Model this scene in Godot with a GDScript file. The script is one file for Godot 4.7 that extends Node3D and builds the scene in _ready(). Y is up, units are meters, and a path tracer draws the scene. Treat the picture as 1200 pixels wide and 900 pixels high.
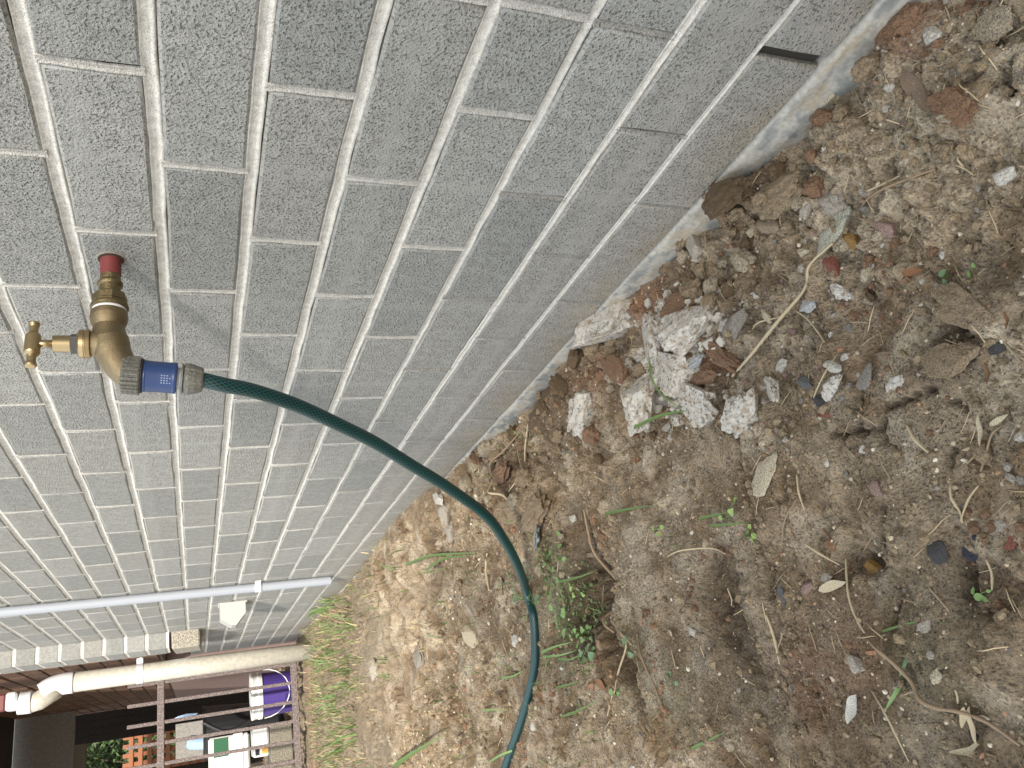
extends Node3D
# Brick wall with a garden tap and hose above bare, stony ground; a gate and a sheltered yard at the far end.
# x runs along the wall (towards the viewer), y is up, z points out of the wall. Metres.

var used := {}
var rng := RandomNumberGenerator.new()
var M := {}
var GX := PackedFloat32Array()
var GZ := PackedFloat32Array()
var GH := PackedFloat32Array()
var HOSE := [Vector3(-0.9189, -0.0338, 0.3339), Vector3(-0.9154, -0.0373, 0.3768), Vector3(-0.9273, -0.0372, 0.4228), Vector3(-0.9477, -0.0369, 0.4646), Vector3(-0.9956, -0.0357, 0.511), Vector3(-1.0685, -0.0336, 0.5675), Vector3(-1.1602, -0.0306, 0.6303), Vector3(-1.3027, -0.0251, 0.7326), Vector3(-1.543, -0.0151, 0.9064), Vector3(-2.0059, 0.0001, 1.2418), Vector3(-3.0011, 0.002, 1.84)]

# ---------------------------------------------------------------- helpers
func numbered(called: String) -> String:
	if not used.has(called):
		used[called] = 0
		return called
	used[called] += 1
	return "%s_%03d" % [called, used[called]]

func tag(o: Node, label: String, category := "", group := "", kind := "") -> Node:
	if label: o.set_meta("label", label)
	if category: o.set_meta("category", category)
	if group: o.set_meta("group", group)
	if kind: o.set_meta("kind", kind)
	return o

func thing(called: String, label: String, category: String, at := Vector3.ZERO, group := "") -> Node3D:
	var o := Node3D.new()
	o.name = numbered(called)
	o.position = at
	add_child(o, true)
	tag(o, label, category, group)
	return o

func obj(called: String, mesh: Mesh, m: Material, parent: Node = null, at := Vector3.ZERO) -> MeshInstance3D:
	var o := MeshInstance3D.new()
	o.mesh = mesh
	if m: o.material_override = m
	o.name = numbered(called) if parent == null else called
	o.position = at
	(self if parent == null else parent).add_child(o, true)
	return o

func begin(smooth := true) -> SurfaceTool:
	var st := SurfaceTool.new()
	st.begin(Mesh.PRIMITIVE_TRIANGLES)
	st.set_smooth_group(0 if smooth else -1)
	return st

func done(st: SurfaceTool) -> ArrayMesh:
	st.generate_normals()
	return st.commit()

func tri(st: SurfaceTool, a: Vector3, b: Vector3, c: Vector3) -> void:
	st.add_vertex(a); st.add_vertex(b); st.add_vertex(c)

func quad(st: SurfaceTool, a: Vector3, b: Vector3, c: Vector3, d: Vector3) -> void:
	tri(st, a, b, c); tri(st, a, c, d)

# box from corner p to corner q, with a small chamfer
func box(st: SurfaceTool, p: Vector3, q: Vector3, c := 0.0, at := Transform3D.IDENTITY) -> void:
	var m := (p + q) / 2
	var h := ((q - p) / 2).abs()
	c = minf(c, minf(h.x, minf(h.y, h.z)) * 0.9)
	var ax := [Vector3(1, 0, 0), Vector3(0, 1, 0), Vector3(0, 0, 1)]
	for i in 3:
		var j := (i + 1) % 3
		var k := (i + 2) % 3
		for s in [-1.0, 1.0]:
			var n: Vector3 = ax[i] * h[i] * s
			var u: Vector3 = ax[j] * (h[j] - c)
			var v: Vector3 = ax[k] * (h[k] - c)
			if s > 0: quad(st, at * (m + n - u - v), at * (m + n - u + v), at * (m + n + u + v), at * (m + n + u - v))
			else: quad(st, at * (m + n - u - v), at * (m + n + u - v), at * (m + n + u + v), at * (m + n - u + v))
	if c <= 0: return
	for i in 3:
		var j := (i + 1) % 3
		var k := (i + 2) % 3
		for sj in [-1.0, 1.0]:
			for sk in [-1.0, 1.0]:
				var e: Vector3 = ax[i] * (h[i] - c)
				var a: Vector3 = m + ax[j] * h[j] * sj + ax[k] * (h[k] - c) * sk
				var b: Vector3 = m + ax[j] * (h[j] - c) * sj + ax[k] * h[k] * sk
				if sj * sk > 0: quad(st, at * (a - e), at * (b - e), at * (b + e), at * (a + e))
				else: quad(st, at * (a - e), at * (a + e), at * (b + e), at * (b - e))
	for sx in [-1.0, 1.0]:
		for sy in [-1.0, 1.0]:
			for sz in [-1.0, 1.0]:
				var a := m + Vector3(h.x * sx, (h.y - c) * sy, (h.z - c) * sz)
				var b := m + Vector3((h.x - c) * sx, h.y * sy, (h.z - c) * sz)
				var d := m + Vector3((h.x - c) * sx, (h.y - c) * sy, h.z * sz)
				if sx * sy * sz < 0: tri(st, at * a, at * b, at * d)
				else: tri(st, at * a, at * d, at * b)

func box_mesh(p: Vector3, q: Vector3, c := 0.0) -> ArrayMesh:
	var st := begin(false)
	box(st, p, q, c)
	return done(st)

# frame whose y axis is dir
func frame(o: Vector3, dir: Vector3) -> Transform3D:
	var y := dir.normalized()
	var x := y.cross(Vector3(0.31, 0.2, 0.93)).normalized()
	return Transform3D(Basis(x, y, x.cross(y)), o)

# profile: [t along axis, radius]; ribs > 0 makes the barrel ribbed
func lathe(st: SurfaceTool, f: Transform3D, prof: Array, seg := 32, ribs := 0, amp := 0.0, caps := true) -> void:
	var rings := []
	for p in prof:
		var ring := []
		for i in seg:
			var a := TAU * i / seg
			var r: float = p[1]
			if ribs > 0: r += amp * signf(sin(a * ribs + 0.3))
			ring.append(f * Vector3(cos(a) * r, p[0], sin(a) * r))
		rings.append(ring)
	for k in rings.size() - 1:
		for i in seg:
			var j := (i + 1) % seg
			quad(st, rings[k][i], rings[k][j], rings[k + 1][j], rings[k + 1][i])
	if caps:
		var c0: Vector3 = f * Vector3(0, prof[0][0], 0)
		var c1: Vector3 = f * Vector3(0, prof[-1][0], 0)
		for i in seg:
			var j := (i + 1) % seg
			tri(st, c0, rings[0][j], rings[0][i])
			tri(st, c1, rings[-1][i], rings[-1][j])

func lathe_mesh(f: Transform3D, prof: Array, seg := 32, ribs := 0, amp := 0.0, smooth := false) -> ArrayMesh:
	var st := begin(smooth)
	lathe(st, f, prof, seg, ribs, amp)
	return done(st)

# tube through points (Vector3) with radii; uv along and around
func tube_mesh(pts: Array, radii: Array, seg := 12, uvs := false, ulen := 1.0, cap := true) -> ArrayMesh:
	var st := begin(true)
	var n := pts.size()
	var up := Vector3(0.13, 0.97, 0.2).normalized()
	var rings := []
	var dist := 0.0
	for i in n:
		var d: Vector3 = (pts[mini(i + 1, n - 1)] - pts[maxi(i - 1, 0)]).normalized()
		var x := d.cross(up)
		if x.length() < 0.05: x = d.cross(Vector3(1, 0, 0.1))
		x = x.normalized()
		up = x.cross(d).normalized()
		if i > 0: dist += (pts[i] - pts[i - 1]).length()
		var r: float = radii[mini(i, radii.size() - 1)]
		var ring := []
		for j in seg + 1:
			var a := TAU * j / seg
			ring.append([pts[i] + (x * cos(a) + up * sin(a)) * r, Vector2(float(j) / seg, dist / ulen)])
		rings.append(ring)
	for i in n - 1:
		for j in seg:
			for v in [[i, j], [i + 1, j], [i + 1, j + 1], [i, j], [i + 1, j + 1], [i, j + 1]]:
				var q = rings[v[0]][v[1]]
				if uvs: st.set_uv(q[1])
				st.add_vertex(q[0])
	if cap and radii[0] > 0.0005:
		for j in seg:
			if uvs: st.set_uv(Vector2.ZERO)
			tri(st, pts[0], rings[0][j][0], rings[0][j + 1][0])
			tri(st, pts[n - 1], rings[n - 1][j + 1][0], rings[n - 1][j][0])
	return done(st)

func spline(pts: Array, step: float) -> Array:
	var c := Curve3D.new()
	c.bake_interval = step
	for i in pts.size():
		var a: Vector3 = pts[maxi(i - 1, 0)]
		var b: Vector3 = pts[mini(i + 1, pts.size() - 1)]
		var t := (b - a) / 6.0
		c.add_point(pts[i], -t, t)
	return Array(c.get_baked_points())

# polygon (Array of Vector3) pushed along v
func prism(st: SurfaceTool, poly: Array, v: Vector3) -> void:
	var n := poly.size()
	for i in range(1, n - 1):
		tri(st, poly[0], poly[i], poly[i + 1])
		tri(st, poly[0] + v, poly[i + 1] + v, poly[i] + v)
	for i in n:
		var j := (i + 1) % n
		quad(st, poly[i], poly[i] + v, poly[j] + v, poly[j])

# ---------------------------------------------------------------- textures and materials
func noise(seed_: int, freq: float, octaves := 3, type := FastNoiseLite.TYPE_SIMPLEX_SMOOTH) -> FastNoiseLite:
	var n := FastNoiseLite.new()
	n.seed = seed_
	n.noise_type = type
	n.frequency = freq
	n.fractal_type = FastNoiseLite.FRACTAL_FBM if octaves > 1 else FastNoiseLite.FRACTAL_NONE
	n.fractal_octaves = octaves
	return n

func bytes(n: FastNoiseLite, size: int) -> PackedByteArray:
	var im := n.get_seamless_image(size, size, false, false, 0.15)
	im.convert(Image.FORMAT_L8)
	return im.get_data()

func tex(data: PackedByteArray, size: int, format := Image.FORMAT_L8) -> ImageTexture:
	var im := Image.create_from_data(size, size, false, format, data)
	return ImageTexture.create_from_image(im)

func mat(c: Color, rough := 0.9, metal := 0.0) -> StandardMaterial3D:
	var m := StandardMaterial3D.new()
	m.albedo_color = c
	m.roughness = rough
	m.metallic = metal
	return m

# linear colour given, kept as the sRGB that albedo_color wants
func lin(r: float, g: float, b: float) -> Color:
	return Color(r, g, b).linear_to_srgb()

func grain(m: StandardMaterial3D, albedo: Texture2D, height: Texture2D, tile: float, cm: float, world := true) -> StandardMaterial3D:
	m.uv1_triplanar = true
	m.uv1_world_triplanar = world
	m.uv1_scale = Vector3.ONE / tile
	if albedo: m.albedo_texture = albedo
	if height:
		m.heightmap_enabled = true
		m.heightmap_texture = height
		m.heightmap_scale = cm
	return m

func make_textures() -> Dictionary:
	var T := {}
	# rough, pitted, thickly painted brick: a lumpy skin with small elongated pits
	var S := 1024
	var a := bytes(noise(3, 0.012, 3), S)
	var b := bytes(noise(5, 0.07, 3), S)
	var cn := noise(11, 0.055, 2)
	cn.domain_warp_enabled = true
	cn.domain_warp_amplitude = 9.0
	cn.domain_warp_frequency = 0.04
	var c := bytes(cn, S)
	var e := bytes(noise(17, 0.2, 2), S)
	var h := PackedByteArray(); h.resize(S * S)
	var al := PackedByteArray(); al.resize(S * S)
	for i in S * S:
		var pit := clampf((float(c[i]) - 171.0) / 26.0, 0.0, 1.0)
		var v := 120.0 + (a[i] - 128.0) * 0.22 + (b[i] - 128.0) * 0.42 + (e[i] - 128.0) * 0.2 - pit * 96.0
		h[i] = int(clampf(v, 0, 255))
		al[i] = int(clampf(236.0 + (a[i] - 128.0) * 0.13 + (e[i] - 128.0) * 0.12 - pit * 52.0, 0, 255))
	T.brick_h = tex(h, S); T.brick_a = tex(al, S)
	# gritty soil: coarse crumbs, fine grit, pale grains
	var g1 := noise(21, 0.045, 2, FastNoiseLite.TYPE_CELLULAR)
	g1.cellular_return_type = FastNoiseLite.RETURN_DISTANCE
	var d1 := bytes(g1, S)
	var d2 := bytes(noise(23, 0.03, 4), S)
	var d3 := bytes(noise(27, 0.22, 2), S)
	var g4 := noise(29, 0.11, 1, FastNoiseLite.TYPE_CELLULAR)
	g4.cellular_return_type = FastNoiseLite.RETURN_CELL_VALUE
	var d4 := bytes(g4, S)
	var sh := PackedByteArray(); sh.resize(S * S)
	var sa := PackedByteArray(); sa.resize(S * S * 3)
	for i in S * S:
		var v := 150.0 - d1[i] * 0.35 + (d2[i] - 128.0) * 0.55 + (d3[i] - 128.0) * 0.35
		sh[i] = int(clampf(v, 0, 255))
		var t := 222.0 + (d2[i] - 128.0) * 0.4 + (d3[i] - 128.0) * 0.7
		var warm := (d2[i] - 128.0) * 0.06
		if d4[i] > 226: t += 40.0
		elif d4[i] < 34: t -= 95.0
		elif d4[i] < 60: t -= 40.0
		sa[i * 3] = int(clampf(t + warm, 0, 255))
		sa[i * 3 + 1] = int(clampf(t, 0, 255))
		sa[i * 3 + 2] = int(clampf(t - warm, 0, 255))
	T.soil_h = tex(sh, S); T.soil_a = tex(sa, S, Image.FORMAT_RGB8)
	# stone and mortar grain
	var s := 512
	var m1 := bytes(noise(31, 0.03, 4), s)
	var m2 := bytes(noise(33, 0.2, 2), s)
	var m3n := noise(35, 0.05, 1, FastNoiseLite.TYPE_CELLULAR)
	m3n.cellular_return_type = FastNoiseLite.RETURN_CELL_VALUE
	var m3 := bytes(m3n, s)
	var st := PackedByteArray(); st.resize(s * s)
	var sth := PackedByteArray(); sth.resize(s * s)
	var co := PackedByteArray(); co.resize(s * s)
	var sand := PackedByteArray(); sand.resize(s * s)
	for i in s * s:
		st[i] = int(clampf(205.0 + (m1[i] - 128.0) * 0.6 + (m2[i] - 128.0) * 0.25, 0, 255))
		sth[i] = int(clampf(128.0 + (m1[i] - 128.0) * 0.8 + (m2[i] - 128.0) * 0.4, 0, 255))
		var k := 222.0 + (m1[i] - 128.0) * 0.3 + (m2[i] - 128.0) * 0.3
		if m3[i] < 22: k -= 105.0
		elif m3[i] < 40: k -= 50.0
		co[i] = int(clampf(k, 0, 255))
		sand[i] = int(clampf(232.0 + (m1[i] - 128.0) * 0.2 + (m2[i] - 128.0) * 0.22, 0, 255))
	T.stone_a = tex(st, s); T.stone_h = tex(sth, s); T.concrete_a = tex(co, s); T.sand_a = tex(sand, s)
	# braided hose skin: two families of light threads crossing on dark green
	var w := 256
	var br := PackedByteArray(); br.resize(w * w * 3)
	for y in w:
		for x in w:
			var p := fposmod((x + y) / 64.0, 1.0)
			var q := fposmod((x - y) / 64.0, 1.0)
			var t := maxf(1.0 - absf(p - 0.5) * 5.0, 1.0 - absf(q - 0.5) * 5.0)
			t = clampf(t, 0.0, 1.0)
			var i := (y * w + x) * 3
			br[i] = int(lerpf(1, 20, t)); br[i + 1] = int(lerpf(10, 104, t)); br[i + 2] = int(lerpf(12, 105, t))
	T.braid = tex(br, w, Image.FORMAT_RGB8)
	return T

func make_materials() -> void:
	var T := make_textures()
	var tones := [lin(0.345, 0.35, 0.331), lin(0.385, 0.388, 0.366), lin(0.32, 0.327, 0.311), lin(0.365, 0.364, 0.34)]
	for i in 4: M["brick%d" % i] = grain(mat(tones[i], 0.78), T.brick_a, T.brick_h, 0.27, 0.36)
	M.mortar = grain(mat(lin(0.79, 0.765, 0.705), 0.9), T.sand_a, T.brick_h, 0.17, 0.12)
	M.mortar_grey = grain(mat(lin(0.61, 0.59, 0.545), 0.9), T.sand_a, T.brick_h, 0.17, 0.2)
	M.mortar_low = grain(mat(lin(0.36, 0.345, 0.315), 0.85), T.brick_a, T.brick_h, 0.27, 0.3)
	M.weep = mat(lin(0.035, 0.03, 0.025), 1.0)  # near-black, stands in for the shade inside the weep slots
	M.brick_low = grain(mat(Color.WHITE, 0.8), T.brick_a, T.brick_h, 0.27, 0.35)
	M.brick_low.vertex_color_use_as_albedo = true
	M.slab = grain(mat(Color.WHITE, 0.92), T.sand_a, null, 0.12, 0.0)
	M.slab.vertex_color_use_as_albedo = true
	M.core = mat(lin(0.12, 0.115, 0.105), 1.0)
	M.soil = grain(mat(Color.WHITE, 0.97), T.soil_a, T.soil_h, 0.17, 0.6)
	M.soil.vertex_color_use_as_albedo = true
	M.grit = mat(Color.WHITE, 0.9)
	M.grit.vertex_color_use_as_albedo = true
	M.crumb = grain(mat(Color.WHITE, 0.97), T.soil_a, T.soil_h, 0.06, 0.2)
	M.crumb.vertex_color_use_as_albedo = true
	var kinds := {"white": lin(0.72, 0.67, 0.58), "cream": lin(0.62, 0.53, 0.37), "grey": lin(0.32, 0.285, 0.24), "pale": lin(0.5, 0.44, 0.365), "dark": lin(0.065, 0.062, 0.06), "navy": lin(0.035, 0.038, 0.06), "slate": lin(0.15, 0.145, 0.14), "pink": lin(0.38, 0.25, 0.21), "rust": lin(0.33, 0.16, 0.055), "ochre": lin(0.42, 0.24, 0.07), "red": lin(0.3, 0.1, 0.065), "tan": lin(0.36, 0.27, 0.18), "green": lin(0.5, 0.48, 0.38), "blue": lin(0.52, 0.52, 0.5), "orange": lin(0.55, 0.28, 0.15)}
	for k in kinds: M[k] = grain(mat(kinds[k], 0.8), T.stone_a, T.stone_h, 0.035, 0.12)
	M.concrete = grain(mat(lin(0.68, 0.63, 0.55), 0.95), T.concrete_a, T.brick_h, 0.07, 0.1)
	M.concrete.vertex_color_use_as_albedo = true
	M.clod = grain(mat(lin(0.34, 0.25, 0.155), 0.98), T.soil_a, T.soil_h, 0.09, 0.2)
	M.claypale = grain(mat(lin(0.5, 0.41, 0.29), 0.98), T.soil_a, T.soil_h, 0.09, 0.3)
	M.clodred = grain(mat(lin(0.28, 0.16, 0.09), 0.98), T.soil_a, T.soil_h, 0.09, 0.2)
	M.cloddark = grain(mat(lin(0.2, 0.13, 0.07), 0.98), T.soil_a, T.soil_h, 0.05, 0.25)
	M.brass = grain(mat(lin(0.32, 0.25, 0.15), 0.48, 1.0), T.sand_a, T.stone_h, 0.03, 0.05)
	M.brass_bright = mat(lin(0.42, 0.325, 0.185), 0.37, 1.0)
	M.brass_dull = grain(mat(lin(0.3, 0.235, 0.125), 0.45, 0.9), T.stone_a, T.stone_h, 0.03, 0.04)
	M.steel_dark = mat(lin(0.09, 0.085, 0.08), 0.5, 0.4)
	M.red_sleeve = mat(lin(0.15, 0.028, 0.028), 0.55)
	M.ptfe = mat(lin(0.75, 0.75, 0.78), 0.5)
	M.rubber = mat(lin(0.02, 0.02, 0.022), 0.6)
	M.conn_grey = grain(mat(lin(0.24, 0.235, 0.2), 0.55), T.stone_a, null, 0.05, 0.0)
	M.conn_blue = mat(lin(0.022, 0.05, 0.155), 0.42)
	M.conn_light = mat(lin(0.42, 0.43, 0.46), 0.45)
	M.print_pale = mat(lin(0.35, 0.42, 0.6), 0.5)
	var hm := mat(Color.WHITE, 0.45)
	hm.albedo_texture = T.braid
	hm.uv1_scale = Vector3(3, 1, 1)
	hm.clearcoat_enabled = true
	hm.clearcoat = 0.15
	hm.clearcoat_roughness = 0.35
	M.hose = hm
	M.straw = grain(mat(lin(0.68, 0.55, 0.35), 0.8), T.stone_a, null, 0.01, 0.0)
	M.straw_dull = grain(mat(lin(0.42, 0.3, 0.185), 0.85), T.stone_a, null, 0.01, 0.0)
	M.leaf_dry = grain(mat(lin(0.26, 0.18, 0.12), 0.75), T.stone_a, T.stone_h, 0.02, 0.05, false)
	M.leaf_cream = grain(mat(lin(0.7, 0.59, 0.4), 0.75), T.stone_a, T.stone_h, 0.02, 0.05, false)
	M.leaf_white = grain(mat(lin(0.8, 0.77, 0.68), 0.7), T.stone_a, T.stone_h, 0.02, 0.05, false)
	M.leaf_rust = grain(mat(lin(0.33, 0.15, 0.06), 0.7), T.stone_a, T.stone_h, 0.02, 0.05, false)
	for p in [["leaf", lin(0.16, 0.26, 0.085)], ["leaf_blue", lin(0.13, 0.22, 0.11)], ["leaf_yellow", lin(0.24, 0.33, 0.09)], ["blade", lin(0.1, 0.165, 0.045)]]:
		var m := mat(p[1], 0.55)
		m.backlight_enabled = true
		m.backlight = Color(0.35, 0.45, 0.15)
		M[p[0]] = m
	M.grass = mat(Color.WHITE, 0.6)
	M.grass.vertex_color_use_as_albedo = true
	M.grass.backlight_enabled = true
	M.grass.backlight = Color(0.2, 0.24, 0.12)
	M.pvc = grain(mat(lin(0.54, 0.515, 0.44), 0.4), T.sand_a, null, 0.4, 0.0)
	M.pvc_white = mat(lin(0.62, 0.63, 0.65), 0.4)
	M.conduit = mat(lin(0.3, 0.325, 0.365), 0.45)
	M.maroon = mat(lin(0.16, 0.045, 0.045), 0.5)
	M.gate = grain(mat(lin(0.23, 0.18, 0.168), 0.6), T.stone_a, null, 0.2, 0.0)
	M.box_white = mat(lin(0.4, 0.4, 0.38), 0.5)
	M.block = grain(mat(lin(0.5, 0.46, 0.38), 0.95), T.stone_a, T.stone_h, 0.15, 0.3)
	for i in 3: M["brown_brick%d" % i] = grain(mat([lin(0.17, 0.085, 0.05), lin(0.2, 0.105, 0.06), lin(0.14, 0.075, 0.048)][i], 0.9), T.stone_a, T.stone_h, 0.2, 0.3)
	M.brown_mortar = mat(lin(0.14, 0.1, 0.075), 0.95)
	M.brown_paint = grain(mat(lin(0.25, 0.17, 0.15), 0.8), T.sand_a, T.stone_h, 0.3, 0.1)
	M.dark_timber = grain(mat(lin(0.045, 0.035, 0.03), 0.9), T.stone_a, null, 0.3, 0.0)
	M.soffit = grain(mat(lin(0.3, 0.29, 0.27), 0.85), T.sand_a, null, 0.4, 0.0)
	M.timber_grey = grain(mat(lin(0.3, 0.27, 0.21), 0.85), T.stone_a, null, 0.15, 0.0)
	M.terracotta = grain(mat(lin(0.5, 0.2, 0.1), 0.85), T.stone_a, null, 0.1, 0.0)
	M.purple = mat(lin(0.06, 0.035, 0.2), 0.4)
	M.purple_dark = mat(lin(0.025, 0.016, 0.1), 0.4)
	M.white_plastic = mat(lin(0.74, 0.74, 0.72), 0.4)
	M.green_label = mat(lin(0.02, 0.1, 0.045), 0.4)
	M.orange_label = mat(lin(0.75, 0.35, 0.05), 0.4)
	M.black_plastic = mat(lin(0.015, 0.016, 0.018), 0.4)
	M.blue_plastic = mat(lin(0.3, 0.42, 0.6), 0.4)
	M.paver = grain(mat(lin(0.4, 0.26, 0.18), 0.9), T.stone_a, T.stone_h, 0.1, 0.3)
	M.bark = grain(mat(lin(0.12, 0.09, 0.06), 0.95), T.stone_a, T.stone_h, 0.1, 0.8)
	M.canopy = mat(Color.WHITE, 0.55)
	M.canopy.vertex_color_use_as_albedo = true
	M.canopy.backlight_enabled = true
	M.canopy.backlight = Color(0.3, 0.4, 0.12)

# ---------------------------------------------------------------- ground
func base_h(x: float, z: float) -> float:
	var b := -0.046 + 0.042 * smoothstep(-0.7, -2.2, x)
	var u := (x + 1.55) / 0.55
	var v := maxf(z, 0.0) / 0.2
	return b + 0.05 * exp(-u * u) * exp(-v * v)

func grid(from: float, to: float, fine0: float, fine1: float, step: float, grow: float, most: float) -> PackedFloat32Array:
	var left := []
	var x := fine0
	var s := step
	while x > from:
		s = minf(s * grow, maxf(most, (absf(x - fine0) - 3.4) * 0.12)); x -= s
		left.append(x)
	left.reverse()
	var out := PackedFloat32Array(left)
	x = fine0
	while x < fine1:
		out.append(x); x += step
	s = step
	while x < to:
		out.append(x)
		s = minf(s * grow, maxf(most, (absf(x - fine1) - 0.7) * 0.12)); x += s
	out.append(x)
	return out

func gh(x: float, z: float) -> float:
	var i := clampi(GX.bsearch(x) - 1, 0, GX.size() - 2)
	var j := clampi(GZ.bsearch(z) - 1, 0, GZ.size() - 2)
	var fx := clampf((x - GX[i]) / (GX[i + 1] - GX[i]), 0, 1)
	var fz := clampf((z - GZ[j]) / (GZ[j + 1] - GZ[j]), 0, 1)
	var n := GZ.size()
	return lerpf(lerpf(GH[i * n + j], GH[i * n + j + 1], fz), lerpf(GH[(i + 1) * n + j], GH[(i + 1) * n + j + 1], fz), fx)

func on(p: Vector2, h := 0.0) -> Vector3:
	return Vector3(p.x, gh(p.x, p.y) + h, p.y)

func seg_dist(p: Vector2, a: Vector2, b: Vector2) -> float:
	return p.distance_to(Geometry2D.get_closest_point_to_segment(p, a, b))

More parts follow.
